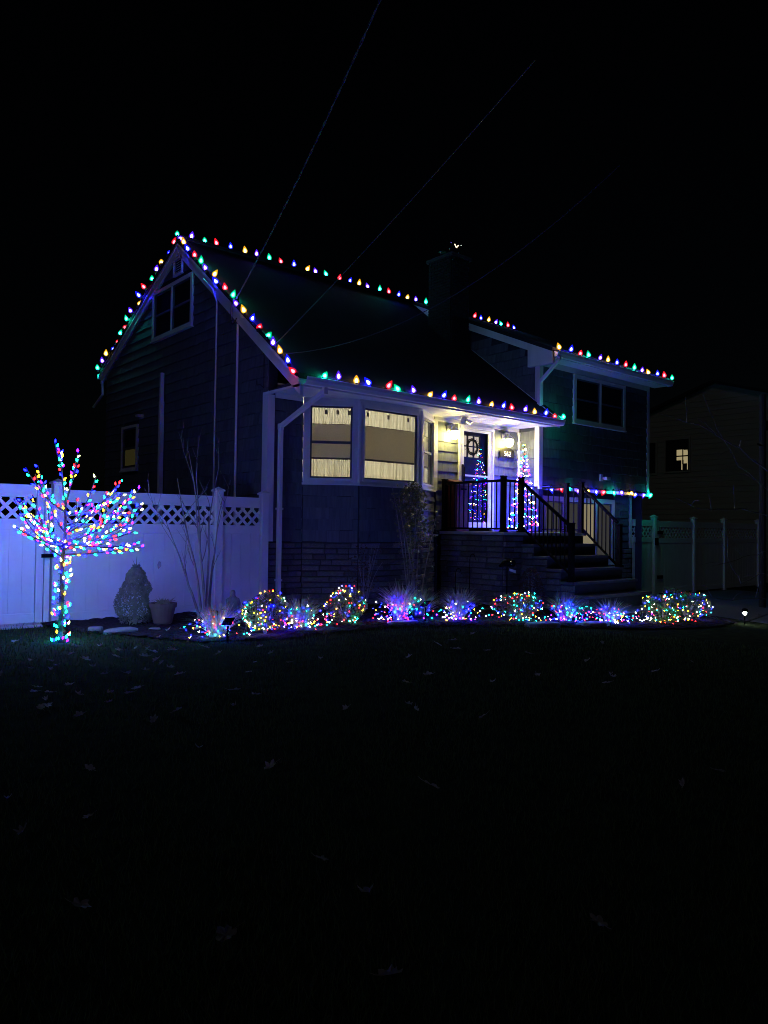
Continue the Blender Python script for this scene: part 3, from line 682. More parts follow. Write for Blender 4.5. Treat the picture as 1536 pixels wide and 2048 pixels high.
# ------------------------------------------------------------ wall lanterns, plaque, parcel box, soffit camera light
def lantern(x, z, label):
    t = thing('wall_lantern', label, 'lantern', (x, YF-.02, z), 'porch wall lanterns')
    MB().lathe([(.0, -.07), (.055, -.065), (.06, .0), (.055, .065), (.0, .07)], 10, (x, YF-.02, z+.10)).build('wall_plate', 'white', t)
    MB().tube([(x, YF-.03, z+.08), (x, YF-.10, z+.16), (x, YF-.17, z+.15), (x, YF-.18, z+.10)], .013, 6).build('arm', 'white', t)
    c = (x, YF-.18, z)
    MB().lathe([(.01, .12), (.035, .105), (.06, .08), (.095, .045), (.10, .025), (.085, .02)], 12, c).build('cap', 'white', t, None, True)
    MB().lathe([(.075, .018), (.088, -.01), (.085, -.06), (.065, -.11), (.03, -.135), (.008, -.14)], 14, c).build('glass_shade', 'lantern', t, None, True)
    cg = MB()
    for k in range(4):
        a = k*PI/2+.4; cg.tube([(c[0]+.094*math.cos(a), c[1]+.094*math.sin(a), c[2]+.02), (c[0]+.095*math.cos(a), c[1]+.095*math.sin(a), c[2]-.06), (c[0]+.04*math.cos(a), c[1]+.04*math.sin(a), c[2]-.142)], .003, 4)
    cg.build('cage', 'white', t)
lantern(10.90, 1.97, 'lit white wall lantern between the bay window and the door')
lantern(12.60, 1.95, 'lit white wall lantern above the house number plaque')
pq = thing('house_number_plaque', 'dark arched plaque with pale numerals 562 under the wall lantern', 'plaque', (12.70, YF-.03, 1.59))
arc = [(12.47, YF-.042, 1.595), (12.93, YF-.042, 1.595), (12.93, YF-.042, 1.765)]+[(12.70+.15*math.cos(a), YF-.042, 1.775+.045*math.sin(a)) for a in [PI*i/8 for i in range(9)]]+[(12.47, YF-.042, 1.765)]
MB().prism(arc, (0, .018, 0)).build('plate', 'bronze', pq)
cvt = bpy.data.curves.new('numerals', 'FONT'); cvt.body = '562'; cvt.size = .155; cvt.extrude = .005; cvt.align_x = 'CENTER'
to = bpy.data.objects.new('numerals_tmp', cvt); COL.objects.link(to); bpy.context.view_layer.update()
tm = bpy.data.meshes.new_from_object(to.evaluated_get(bpy.context.evaluated_depsgraph_get())); bpy.data.objects.remove(to)
tm.materials.clear(); tm.materials.append(M['gold'])
inst(tm, 'numerals', pq, (12.70, YF-.048, 1.625), (PI/2, 0, 0))
sf = thing('soffit_floodlight', 'white twin head floodlight under the soffit above the door', 'floodlight', (11.0, 10.45, ZS))
MB().lathe([(.0, .0), (.06, .0), (.06, -.03), (.03, -.045), (.0, -.045)], 10, (11.0, 10.45, ZS+.012)).build('base', 'white', sf)
for s in (-1, 1):
    MB().tube([(11.0+.03*s, 10.45, ZS-.03), (11.0+.09*s, 10.41, ZS-.075), (11.0+.12*s, 10.36, ZS-.11)], [.03, .045, .05], 8).build('lamp_head', 'white', sf)
MB().lathe([(.0, -.04), (.03, -.045), (.035, -.08), (.0, -.09)], 8, (11.0, 10.45, ZS)).build('sensor', 'iron', sf)
rb = thing('parcel_box', 'tall dark red box with a sloped lid on the porch by the door', 'box', (10.98, 10.62, FZ))
box('body', 10.80, 11.16, 10.44, 10.72, FZ+.002, .90, 'red', rb, .008)
MB().hexa([(10.78, 10.40, .902), (11.18, 10.40, .902), (11.18, 10.74, .902), (10.78, 10.74, .902), (10.78, 10.40, .94), (11.18, 10.40, .94), (11.18, 10.74, 1.02), (10.78, 10.74, 1.02)]).build('lid', 'red', rb, None, False, .006)
box('handle', 10.92, 11.04, 10.40, 10.438, .80, .83, 'iron', rb)

# ------------------------------------------------------------ coloured bulb strings
def bulb_mesh(col):
    m = MB(); m.lathe([(.012, -.012), (.016, .0), (.016, .018)], 6); m.mi = 1
    m.lathe([(.015, .019), (.026, .030), (.030, .044), (.026, .062), (.015, .086), (.003, .106)], 8); m.mi = 2
    m.lathe([(.004, .028), (.014, .034), (.0165, .046), (.011, .062), (.002, .074)], 7)
    return unit_mesh('bulb_'+col, m, ['wire', 'lens_'+col, 'core_'+col], True)
BULB = {k: bulb_mesh(k) for k in TINT}
def cord(name, label, pts, cols, tilt, wire=True, droop=.02):
    t = thing(name, label, 'light string', pts[0], 'coloured bulb strings on the house')
    for p, c in zip(pts, cols):
        e = Euler((tilt[0]+rnd(-.42, .42), tilt[1]+rnd(-.42, .42), rnd(0, 6)))
        inst(BULB[c], 'bulb', t, Vector(p)+Vector((rnd(-.022, .022), rnd(-.012, .012), rnd(-.01, .01))), e, (rnd(1.6, 1.85),)*3)
    if wire:
        w = []
        for a, b in zip(pts, pts[1:]):
            a = Vector(a); b = Vector(b); w += [a, (a+b)/2-Vector((0, 0, droop))]
        w.append(Vector(pts[-1])); MB().tube(w, .005, 4).build('wire', 'wire', t)
    return t
def lerp(a, b, n): return [tuple(Vector(a)+(Vector(b)-Vector(a))*i/(n-1)) for i in range(n)]
G, V, Yc, B, R_ = 'green', 'violet', 'yellow', 'blue', 'red'
cord('light_string', 'coloured bulbs along the main gutter over the bay window and porch', lerp((6.98, YG-.09, 2.385), (13.36, YG-.09, 2.385), 20), [G, V, Yc, B, R_]*3+[V, Yc, B, R_, G], (.35, 0))
cord('light_string', 'coloured bulbs up the gable edge above the conduits and service wire', lerp((XG-.06, 9.86, 2.41), (XG-.06, YA-.12, ZA+.06), 19), ([R_, B, Yc, V, G]*4)[:18]+[V], (.2, -.55))
cord('light_string', 'coloured bulbs on the rear gable slope ending at the back gutter', lerp((XG-.06, 18.66, ZR+.16), (XG-.06, YA-.02, ZA+.17), 18), [G, V, Yc, B, R_, G, R_, G, V, Yc, B, R_, G, V, Yc, B, R_, G], (-.2, -.5))
cord('light_string', 'coloured bulbs along the main roof ridge up to the chimney', lerp((XG+.22, YA, ZA+.20), (13.54, YA, ZA+.20), 22), ([V, G, R_, B, Yc]*5)[:22], (0, 0))
cord('light_string', 'coloured bulbs along the roof ridge beyond the chimney', lerp((15.42, YA, ZA+.20), (17.2, YA, ZA+.20), 7), [R_, B, Yc, V, G, R_, B], (0, 0))
cord('light_string', 'coloured bulbs along the gutter of the two storey wing', lerp((XW+.03, WY0-.09, 3.855), (XE+.25, WY0-.09, 3.855), 14), [Yc, B, R_, G, V, Yc, B, R_, G, V, Yc, B, R_, G], (.1, 0))
cord('light_string', 'coloured bulbs along the white band above the wing\'s lower window', lerp((13.46, YW-.06, 1.01), (17.66, YW-.06, 1.01), 13), [B, R_, G, V, Yc, B, R_, G, V, Yc, B, V, G], (2.75, 0), True, .005)

# ------------------------------------------------------------ service wires
def service(label, a, mid, far, r, twist=False):
    a, mid, far = Vector(a), Vector(mid), Vector(far); pts = []
    for i in range(41):
        t = i/40; pts.append(a*(1-t)**2+2*mid*t*(1-t)+far*t*t)
    m = MB()
    if twist:
        for s in (0, PI):
            m.tube([p+Vector((math.cos(i*2.2+s), 0, math.sin(i*2.2+s)))*r for i, p in enumerate(pts)], r, 5)
    else: m.tube(pts, r, 5)
    return tag(m.build('service_wire', 'cable', None), label, 'wire', 'overhead service wires')
def ray(x, y, d): return tuple(((cr*((x-768)/1500)-cu*((y-1024)/1500)+cf)*d))
service('twisted overhead power line reaching the gable edge by the conduit', (6.56, 11.83, 4.06), ray(610, 350, 9.5), ray(812, -120, 5.5), .008, True)
service('straight overhead line rising from the gable edge low over the roof', (6.56, 10.47, 3.02), ray(780, 455, 9.0), ray(1070, 120, 6.0), .006)
service('slack overhead cable sagging across the roof from the gable edge', (6.56, 10.2, 2.80), ray(860, 690, 9.0), ray(1240, 330, 6.5), .0055)
bk = thing('wire_bracket', 'small bracket and cable loop where the power line meets the gable', 'bracket', (6.56, 11.85, 3.9))
MB().box(6.57, 6.60, 11.80, 11.90, 3.92, 4.1).build('plate', 'steel', bk)
MB().tube([(6.56, 11.98, 4.02), (6.55, 12.0, 3.8), (6.55, 11.94, 3.62), (6.56, 11.86, 3.64), (6.58, 11.85, 3.72)], .012, 5).build('loop', 'cable', bk)

# ------------------------------------------------------------ fences
def lattice(parent, x0, x1, y, z0, z1, pitch, w):
    hgt = z1-z0
    for s in (1, -1):
        k = int((x0-hgt)/pitch)
        while k*pitch < x1+hgt:
            c = k*pitch; k += 1
            # line x = c + s*(z-z0)
            ts = [0, hgt]
            lo, hi = 0, hgt
            if s > 0: lo = max(lo, x0-c); hi = min(hi, x1-c)
            else: lo = max(lo, c-x1); hi = min(hi, c-x0)
            if hi-lo < .02: continue
            yy = y+(.004 if s > 0 else -.004)
            a = Vector((c+s*lo, yy, z0+lo)); b = Vector((c+s*hi, yy, z0+hi)); d = (b-a).normalized(); p = Vector((d.z, 0, -d.x))*w/2
            t = Vector((0, .0035, 0))
            MB().hexa([a-p-t, a+p-t, a+p+t, a-p+t, b-p-t, b+p-t, b+p+t, b-p+t]).build('lattice_slat', 'white', parent)
def fence_post(x, y, z0, z1, label, w=.127, cat='fence post'):
    t = thing('fence_post', label, cat, (x, y, z0), 'white vinyl fence posts')
    h = w/2; box('shaft', x-h, x+h, y-h, y+h, z0, z1, 'white', t, .006)
    m = MB(); m.box(x-h-.018, x+h+.018, y-h-.018, y+h+.018, z1, z1+.025)
    e = h+.018; m.add([(x-e, y-e, z1+.025), (x+e, y-e, z1+.025), (x+e, y+e, z1+.025), (x-e, y+e, z1+.025), (x, y, z1+.075)], [(0, 1, 4), (1, 2, 4), (2, 3, 4), (3, 0, 4)])
    m.build('post_cap', 'white', t)
    return t
def fence_panel(name, label, x0, x1, y, zb, zt, cat='fence', board=.165, lat=True, pitch=.174, group='white vinyl fence panels'):
    t = thing(name, label, cat, ((x0+x1)/2, y, zb), group)
    zl1 = zt-.17; zl0 = zl1-.29
    for (a, b) in ((zb, zb+.14), (zl0-.14, zl0), (zl1, zt)): box('rail', x0, x1, y-.022, y+.022, a, b, 'white', t, .004)
    n = max(2, round((x1-x0)/board)); w = (x1-x0)/n
    for i in range(n):
        box('board', x0+i*w+.003, x0+(i+1)*w-.003, y-.010, y+.010, zb+.13, zl0-.13, 'white', t)
        if i: box('groove', x0+i*w-.004, x0+i*w+.004, y-.004, y+.004, zb+.13, zl0-.13, 'white', t)
    lattice(t, x0, x1, y, zl0, zl1, pitch, .045)
    return t
FT = .50
GLb = -1.36
fence_post(3.28, YF, -1.45, FT+.06, 'white fence post where the gate meets the lattice fence', .14)
fence_post(5.73, YF, -1.45, FT+.06, 'white fence post behind the leafless multi stemmed tree')
fence_post(6.56, YF-.02, -1.45, FT+.04, 'white fence post against the house corner by the downspout')
fence_panel('lattice_fence', 'long white vinyl fence panel with lattice top behind the lit tree', 3.352, 5.664, YF, GLb, FT-.015)
fence_panel('lattice_fence', 'short white vinyl fence panel with lattice top beside the house corner', 5.796, 6.494, YF, GLb, FT-.015)
gt = fence_panel('fence_gate', 'white vinyl gate with lattice top beyond the lit tree', 1.5, 2.99, YF-.05, -1.33, FT+.03, 'gate')
box('gate_stile', 2.992, 3.09, YF-.085, YF-.015, -1.38, FT+.035, 'white', gt, .005)
box('gate_stile', 1.40, 1.498, YF-.085, YF-.015, -1.38, FT+.035, 'white', gt, .005)
box('gate_stile', 3.115, 3.19, YF-.03, YF+.03, -1.40, FT+.0, 'white', gt, .005)
for z in (-.1, -.45): box('latch', 3.06, 3.21, YF-.125, YF-.088, z, z+.05, 'iron', gt)
kb = box('gate_sill', 1.2, 3.0, YF-.45, YF-.12, -1.42, -1.31, 'slab', None, .01); tag(kb, 'pale concrete sill on the ground in front of the white gate', 'sill')
YRf = 10.62
fence_post(18.57, YRf, -1.75, .40, 'white fence post at the latch of the teal lit gate')
for i, x in enumerate((20.72, 22.58, 24.92)):
    fence_post(x, YRf, -1.8, .40, ('white fence post carrying the gate hinges', 'white fence post midway along the driveway fence', 'white fence post at the far end of the driveway fence')[i])
fence_panel('fence_gate', 'narrow white gate with lattice top against the wing, lit teal', 17.52, 18.44, YRf, -1.62, .33, 'gate')
rgate = fence_panel('fence_gate', 'wide white gate with lattice top between latch post and hinge post', 18.78, 20.62, YRf, -1.64, .31, 'gate')
box('gate_stile', 18.66, 18.78, YRf-.03, YRf+.03, -1.66, .33, 'white', rgate)
for z in (-.05, -1.25): box('hinge', 18.70, 18.95, YRf-.06, YRf-.031, z, z+.09, 'iron', rgate)
box('latch', 18.50, 18.64, YRf-.10, YRf-.07, -.35, -.15, 'iron', rgate)
fence_panel('lattice_fence', 'white lattice topped fence panel between the hinge post and midway post', 20.79, 22.51, YRf, -1.66, .31)
fence_panel('lattice_fence', 'white lattice topped fence panel ending before the neighbour\'s house', 22.65, 24.85, YRf, -1.66, .31)

# ------------------------------------------------------------ neighbour house
NX = 27.0
N = thing('neighbour_house', 'tan gabled neighbour house with one lit window beyond the driveway fence', 'house', (31, 13, -1.75))
nap, nsl = 13.04, .32
ny0, ny1 = 8.2, 18.0; nzA = 5.5
MB().prism([(NX, ny0, -1.8), (NX, ny1, -1.8), (NX, ny1, nzA-nsl*(ny1-nap)), (NX, nap, nzA), (NX, ny0, nzA-nsl*(nap-ny0))], (.2, 0, 0)).build('wall', 'tan', N)
MB().box(NX+.2, NX+9, ny0, ny0+.2, -1.8, nzA-nsl*(nap-ny0)).build('wall', 'tan', N)
for (ya, yb) in ((ny0-.3, nap), (ny1+.3, nap)):
    za, zb = nzA-nsl*abs(nap-ya), nzA
    MB().hexa([(NX-.25, ya, za), (NX+9, ya, za), (NX+9, yb, zb), (NX-.25, yb, zb), (NX-.25, ya, za+.1), (NX+9, ya, za+.1), (NX+9, yb, zb+.1), (NX-.25, yb, zb+.1)]).build('roof', 'roof', N)
nw = 0
for i in range(34):
    z = -1.7+i*.2
    yl = min(ny1, nap+(nzA-(z+.2))/nsl); yr = max(ny0, nap-(nzA-(z+.2))/nsl)
    if yl-yr < .3: continue
    MB().hexa([(NX-.02, yr, z), (NX-.02, yl, z), (NX, yl, z), (NX, yr, z), (NX-.004, yr, z+.198), (NX-.004, yl, z+.198), (NX, yl, z+.198), (NX, yr, z+.198)]).build('siding_board', 'tan', N)
def nwin(y0, y1, z0, z1, lit):
    f = MB()
    for (a, b, c, d) in ((y0, y0+.06, z0, z1), (y1-.06, y1, z0, z1), (y0+.06, y1-.06, z0, z0+.06), (y0+.06, y1-.06, z1-.06, z1)): f.box(NX-.06, NX+.0, a, b, c, d)
    f = f.build('window', 'tan', N)
    box('pane', NX-.035, NX-.03, y0+.06, y1-.06, z0+.06, z1-.06, 'glass', f)
    box('dark_backing', NX-.026, NX-.022, y0+.06, y1-.06, z0+.06, z1-.06, 'dark', f)
    if lit:
        a, b, c, d = 14.03, 14.52, 2.38, 3.18
        g_ = MB(); g_.box(NX-.0285, NX-.027, a+.20, b-.02, 2.75, d-.03); g_.box(NX-.0285, NX-.027, a+.04, b-.30, 2.62, d-.05); g_.box(NX-.0285, NX-.027, a+.03, a+.055, c, d-.1); g_.box(NX-.0285, NX-.027, a+.24, a+.28, c, 2.75)
        g_.build('lit_room', 'roomglow', f)
        MB().box(NX-.0296, NX-.029, a, b, 2.88, 2.93).box(NX-.0296, NX-.029, a+.22, a+.25, 2.6, d).build('curtain_bar', 'dark', f)
nwin(13.95, 15.0, 2.28, 3.6, True); nwin(15.3, 16.4, 2.24, 3.55, False)
UP = thing('utility_pole', 'dark wooden utility pole standing beside the driveway', 'pole', (17.2, 7.22, -1.7))
MB().tube([(17.2, 7.22, -1.75), (17.2, 7.22, 3.1)], [.075, .065], 10).build('shaft', 'pole', UP)
MB().box(17.13, 17.27, 7.12, 7.16, 2.3, 2.5).tube([(17.1, 7.2, 1.95), (16.9, 7.2, 1.97)], .02, 6).build('fittings', 'iron', UP)

# ------------------------------------------------------------ lit tree
TX, TY, TZ = 2.76, 8.89, gz(2.76, 8.89)
k = 8.89/9.29
LT = thing('bare_tree', 'small leafless tree wrapped in hundreds of coloured lights before the fence', 'tree', (TX, TY, TZ))
trunk = [Vector((TX, TY, TZ-.03)), Vector((TX+.01, TY, TZ+.4)), Vector((TX+.005, TY, -.75)), Vector((TX+.01, TY, -.36)), Vector((TX+.04, TY+.02, -.1)), Vector((TX+.03, TY+.02, .22))]
MB().tube(trunk, [.034, .028, .025, .024, .02, .014], 8).build('trunk', 'darkbark', LT, None, True)
rt = random.Random(11); BR = []
def curve(a, b, c, n): return [a*(1-t)**2+b*2*t*(1-t)+c*t*t for t in [i/(n-1) for i in range(n)]]
def tpt(h):
    for p, q in zip(trunk, trunk[1:]):
        if p.z <= h <= q.z: return p+(q-p)*((h-p.z)/(q.z-p.z))
    return trunk[-1]
ends = [(2.83, .93, .2), (3.05, .90, .1), (2.46, .66, .0), (2.59, .69, .25), (2.34, .29, -.15), (2.35, -.02, -.2), (3.27, .60, .2), (3.6, .58, .1), (3.82, .47, .0), (3.73, .35, -.2), (3.78, .03, -.1), (3.87, -.27, -.3), (3.72, .09, .3), (3.57, .16, -.45), (2.40, .31, .3), (2.54, .34, -.3), (2.5, .05, -.5), (3.5, -.20, .3), (3.55, -.3, -.35), (3.45, .42, -.3), (3.62, .40, .35), (2.55, .12, .45)]
for (ex, ez, ey) in ends:
    h0 = rt.uniform(-.38, -.2) if ez < .35 else rt.uniform(-.2, .2)
    if ex in (2.83, 3.05): h0 = .21
    a = tpt(h0); kk = (TY+ey)/9.29; c = Vector((ex*kk, TY+ey, ez*kk)); d = c-a
    b = a+Vector((d.x*.55, d.y*.5, d.z*.22 if ez < .8 else d.z*.5))
    pts = curve(a, b, c, 12); BR.append(pts)
    for s in range(rt.choice((1, 2, 2))):
        i = rt.randint(4, 8); p = pts[i]; dd = (pts[i+1]-pts[i-1]).normalized(); e = p+(dd+Vector((rt.uniform(-.5, .5), rt.uniform(-.6, .6), rt.uniform(-.05, .65)))).normalized()*rt.uniform(.18, .42)
        BR.append(curve(p, (p+e)/2-Vector((0, 0, .03)), e, 6))
for pts in BR: MB().tube(pts, [.011*(1-i/len(pts))+.0035 for i in range(len(pts))], 5).build('branch', 'darkbark', LT)
TL = thing('light_string', 'coloured bulbs wound round the small leafless tree before the fence', 'light string', (TX, TY, TZ), 'light strings on plants')
tb = MB().lathe([(.004, -.004), (.010, .0)], 6); tb = MB(); tb.lathe([(.004, .0), (.010, .007), (.0108, .015), (.007, .029), (.0012, .039)], 6)
TBM = {c: unit_mesh('tree_bulb_'+c, tb, ['tree_'+c], True) for c in TREE}
TC = ['red', 'green', 'blue', 'white', 'violet', 'green', 'amber', 'blue']
spots = []; ci = 0
for pts in BR:
    L = 0; nxt = rt.uniform(0, .05)
    for p, q in zip(pts, pts[1:]):
        l = (q-p).length
        while nxt < L+l:
            c = p+(q-p)*((nxt-L)/l); d = (q-p).normalized(); o = d.orthogonal().normalized(); o.rotate(Matrix.Rotation(rt.uniform(0, 6.3), 3, d))
            spots.append((c+o*.016, (o*.8+d*.9+Vector((0, 0, .25))).normalized(), TC[ci % 8])); ci += 1 if rt.random() < .85 else 2; nxt += rt.uniform(.05, .074)
        L += l
wirep = []
for i in range(150):
    t = i/149; a = i*.62+.9*math.sin(i*.37)+rt.uniform(-.5, .5); p = tpt(TZ+.0+(abs(TZ)-.34)*t) if t < .98 else tpt(-.36)
    r = .055-.02*t; q = p+Vector((math.cos(a)*r, math.sin(a)*r, 0)); wirep.append(q)
    if rt.random() < .46: spots.append((q+Vector((math.cos(a), math.sin(a), 0))*rt.uniform(.0, .05), Vector((math.cos(a)*.4+rt.uniform(-.3, .3), math.sin(a)*.4, .9)), TC[rt.randrange(8)])); ci += 1
MB().tube(wirep, .004, 4).build('wire', 'wire', TL)
rest = {}
spots.sort(key=lambda s: s[0].dot(cf))
for i, (p, d, c) in enumerate(spots):
    q = d.to_track_quat('Z', 'Y')
    if i < 300: inst(TBM[c], 'bulb', TL, p, q.to_euler())
    else:
        m = rest.setdefault(c, MB()); mt = Matrix.LocRotScale(p, q, Vector((1, 1, 1)))
        m.add([mt @ Vector(v) for v in tb.v], tb.f)
if rest:
    al = MB(); names = list(rest)
    for j, c in enumerate(names): al.mi = j; al.add(rest[c].v, rest[c].f)
    tag(al.build('bulb_rest', ['tree_'+c for c in names], TL, None, True), kind='stuff')

# ------------------------------------------------------------ plants
def quads(n, fn, mat, name, parent, seed):
    r = random.Random(seed); m = MB()
    for i in range(n):
        p, nrm, sz, asp = fn(r)
        nrm = Vector(nrm).normalized(); u = nrm.orthogonal().normalized(); u.rotate(Matrix.Rotation(r.uniform(0, 6.28), 3, nrm)); w = nrm.cross(u)
        p = Vector(p); b = len(m.v)
        m.v += [tuple(p-u*sz), tuple(p+w*sz*asp-nrm*sz*.15), tuple(p+u*sz), tuple(p-w*sz*asp-nrm*sz*.15)]; m.f.append((b, b+1, b+2, b+3)); m.m.append(0)
    return m.build(name, mat, parent)
def rdir(r):
    while True:
        v = Vector((r.uniform(-1, 1), r.uniform(-1, 1), r.uniform(-1, 1)))
        if .1 < v.length < 1: return v.normalized()
def shrub(name, label, x, y, rx, h, mat, n, seed, boxy=0, leaf=.022, cat='shrub', group='garden shrubs'):
    z = gz(x, y)+.02; t = thing(name, label, cat, (x, y, z), group); r0 = random.Random(seed)
    lumps = [(rdir(r0), r0.uniform(.15, .55)) for _ in range(16)]
    def surf(d):
        s = .80+sum(a*max(0, d.dot(l))**7 for l, a in lumps)*.55
        if boxy:
            mx = max(abs(d.x), abs(d.y), abs(d.z)); s *= (1-boxy)+boxy/mx*.92
        return s
    def fn(r):
        d = rdir(r); s = surf(d)*(1-abs(r.gauss(0, .13)))
        p = (x+d.x*rx*s, y+d.y*rx*s, max(z+.01, z+h*.5+d.z*h*.5*s))
        return p, (d+rdir(r)*.9), leaf*r.uniform(.6, 1.25), .45
    quads(n, fn, mat, 'foliage', t, seed)
    st = MB()
    for i in range(9):
        d = rdir(r0); d.z = abs(d.z)+.3; d.normalize(); st.tube([(x, y, z-.03), (x+d.x*rx*.3, y+d.y*rx*.3, z+h*.35), (x+d.x*rx*.75, y+d.y*rx*.75, z+h*(.45+.4*d.z))], [.012, .008, .003], 5)
    st.build('stems', 'bark', t)
    return t, (lambda r: (lambda d, q: (Vector((x+d.x*rx*surf(d)*q, y+d.y*rx*surf(d)*q, max(z+.015, z+h*.5+d.z*h*.5*surf(d)*q))), d))(rdir(r), r.uniform(.86, 1.07)))
def clump(name, label, x, y, h, spread, mat, n, seed, group='ornamental grasses', width=.0115):
    z = gz(x, y)+.02; t = thing(name, label, 'grass', (x, y, z), group); r = random.Random(seed); m = MB()
    for i in range(n):
        a = r.uniform(0, 6.283); l = h*r.uniform(.55, 1.1); s = spread*r.uniform(.15, 1)*(1 if r.random() < .8 else 1.25)
        bx, by = x+math.cos(a)*.09*r.random(), y+math.sin(a)*.09*r.random(); pa = a+PI/2+r.uniform(-.5, .5); w = width*r.uniform(.6, 1.2)
        dx, dy = math.cos(pa)*w, math.sin(pa)*w; b = len(m.v); ns = 5
        for j in range(ns+1):
            q = j/ns; px = bx+math.cos(a)*s*q**1.6; py = by+math.sin(a)*s*q**1.6; pz = z-.02+l*(q-.32*(s/spread)*q*q*q); f = 1-q*.92
            m.v += [(px-dx*f, py-dy*f, pz), (px+dx*f, py+dy*f, pz)]
        m.f += [(b+2*j, b+2*j+1, b+2*j+3, b+2*j+2) for j in range(ns)]; m.m += [0]*ns
    m.build('blades', mat, t)
    def smp(rr):
        a = rr.uniform(0, 6.283); q = rr.uniform(.15, 1); s = spread*rr.uniform(.4, 1.3)
        p = Vector((x+math.cos(a)*s*q, y+math.sin(a)*s*q, z+.02+h*.62*rr.random()**1.3*(1-.45*q))); return p, Vector((math.cos(a), math.sin(a), .5))
    return t, smp
ms = MB(); ms.lathe([(.003, -.010), (.010, -.004), (.012, .003), (.008, .010), (.002, .014)], 6)
MSM = {c: unit_mesh('mini_bulb_'+c, ms, ['mini_'+c], True) for c in MINI}
MC = ['red', 'green', 'blue', 'white', 'amber', 'blue']
def mini(label, smp, n, seed, cols=MC, front=True):
    r = random.Random(seed); ps = []
    tries = 0
    while len(ps) < n and tries < 4000:
        tries += 1; p, d = smp(r)
        if front and Vector((d[0], d[1], 0)).dot(Vector((-.65, -.76, 0))) < -.25: continue
        if all((p-q).length > .035 for q in ps): ps.append(p)
    if not ps: return
    t = thing('light_string', label, 'light string', ps[0], 'light strings on plants')
    for i, p in enumerate(ps): inst(MSM[cols[r.randrange(len(cols))]], 'bulb', t, p, (r.uniform(-1, 1), r.uniform(-1, 1), 0), (r.uniform(.38, .72),)*3)
    todo = ps[1:]; path = [ps[0]]
    while todo:
        j = min(range(len(todo)), key=lambda i: (todo[i]-path[-1]).length); path.append(todo.pop(j))
    MB().tube(path, .0028, 3).build('wire', 'wire', t)
# left of the steps
_, s = clump('ornamental_grass', 'pale tufted grass clump with lights and a solar panel in front', 4.34, 8.15, .46, .36, 'strawgrass', 420, 101); mini('small coloured lights in the pale grass clump by the solar panel near the pot', s, 66, 201)
_, s = shrub('round_shrub', 'round evergreen shrub wrapped in lights beside the pale tufted grass', 4.98, 8.10, .265, .46, 'evergreen', 2300, 102); mini('small coloured lights netted over the round shrub beside the pale tufted grass', s, 89, 202, ['red', 'white', 'amber', 'green', 'blue', 'amber', 'blue'])
_, s = clump('ornamental_grass', 'low grass clump with lights between the two round shrubs', 5.66, 8.33, .48, .42, 'duskgrass', 380, 103); mini('small coloured lights in the grass clump between the two round shrubs', s, 81, 203)
_, s = shrub('round_shrub', 'round evergreen shrub wrapped in lights below the bay window', 6.45, 8.40, .29, .50, 'evergreen', 2300, 104); mini('small coloured lights netted over the round shrub below the bay window', s, 78, 204, ['white', 'amber', 'green', 'blue', 'red', 'white'])
_, s = clump('ornamental_grass', 'spiky pale grass clump with lights below the rose bush', 7.32, 8.2, .62, .42, 'strawgrass', 330, 105); mini('small coloured lights in the spiky grass clump below the rose bush', s, 87, 205, ['blue', 'red', 'violet', 'white', 'blue', 'green'])
_, s = clump('ornamental_grass', 'dull spreading grass clump with no lights beside the spiky lit one', 7.85, 8.35, .5, .5, 'duskgrass', 260, 106)
_, s = clump('ornamental_grass', 'dry grass clump with lights and a yellow glow before the stone porch', 8.12, 7.78, .55, .42, 'duskgrass', 340, 107); mini('small coloured lights in the dry grass clump before the stone porch', s, 69, 207, ['blue', 'white', 'green', 'amber', 'blue', 'violet'])
_, s = shrub('round_shrub', 'low round shrub wrapped in lights by the stone steps', 9.05, 7.42, .33, .44, 'brownleaf', 2200, 108); mini('small coloured lights netted over the low shrub by the stone steps', s, 89, 208, ['green', 'red', 'white', 'amber', 'blue', 'green'])
_, s = clump('ornamental_grass', 'grass clump with mostly blue lights at the foot of the steps', 9.80, 7.1, .5, .42, 'duskgrass', 300, 109); mini('mostly blue lights in the grass clump at the foot of the steps', s, 84, 209, ['blue', 'violet', 'blue', 'red', 'green', 'blue', 'white'])
_, s = clump('ornamental_grass', 'low grass clump with lights between the steps and the clipped hedges', 10.45, 6.72, .42, .42, 'duskgrass', 280, 110); mini('small coloured lights in the low clump between steps and clipped hedges', s, 89, 210, ['blue', 'white', 'green', 'amber', 'blue', 'violet', 'red'])
_, s = shrub('clipped_hedge', 'clipped square hedge with lights beside the low grass clump', 11.52, 6.42, .30, .46, 'evergreen', 2400, 111, .75); mini('coloured lights netted over the square hedge beside the low grass clump', s, 63, 211, ['red', 'white', 'green', 'blue', 'amber'])
_, s = shrub('clipped_hedge', 'clipped square hedge with lights beside the driveway', 12.55, 6.55, .38, .50, 'evergreen', 2800, 112, .75); mini('coloured lights netted over the square hedge beside the driveway', s, 78, 212, ['red', 'white', 'green', 'blue', 'amber'])
def trail(label, pts, n, seed, cols):
    r = random.Random(seed)
    def smp(rr):
        t = rr.random()*(len(pts)-1); i = int(t); f = t-i; x = pts[i][0]*(1-f)+pts[i+1][0]*f; y = pts[i][1]*(1-f)+pts[i+1][1]*f
        return Vector((x+rr.uniform(-.14, .14), y+rr.uniform(-.12, .12), gz(x, y)+.05+.16*rr.random()**2)), Vector((-1, -1, 0))
    mini(label, smp, n, seed, cols)
trail('stray lights on the mulch between the shrubs below the bay', [(4.5, 7.95), (5.4, 8.05), (6.2, 8.2)], 26, 221, ['blue', 'red', 'green'])
trail('stray warm lights on the mulch before the stone porch corner', [(6.75, 8.2), (7.05, 8.0)], 10, 222, ['white', 'amber', 'red'])
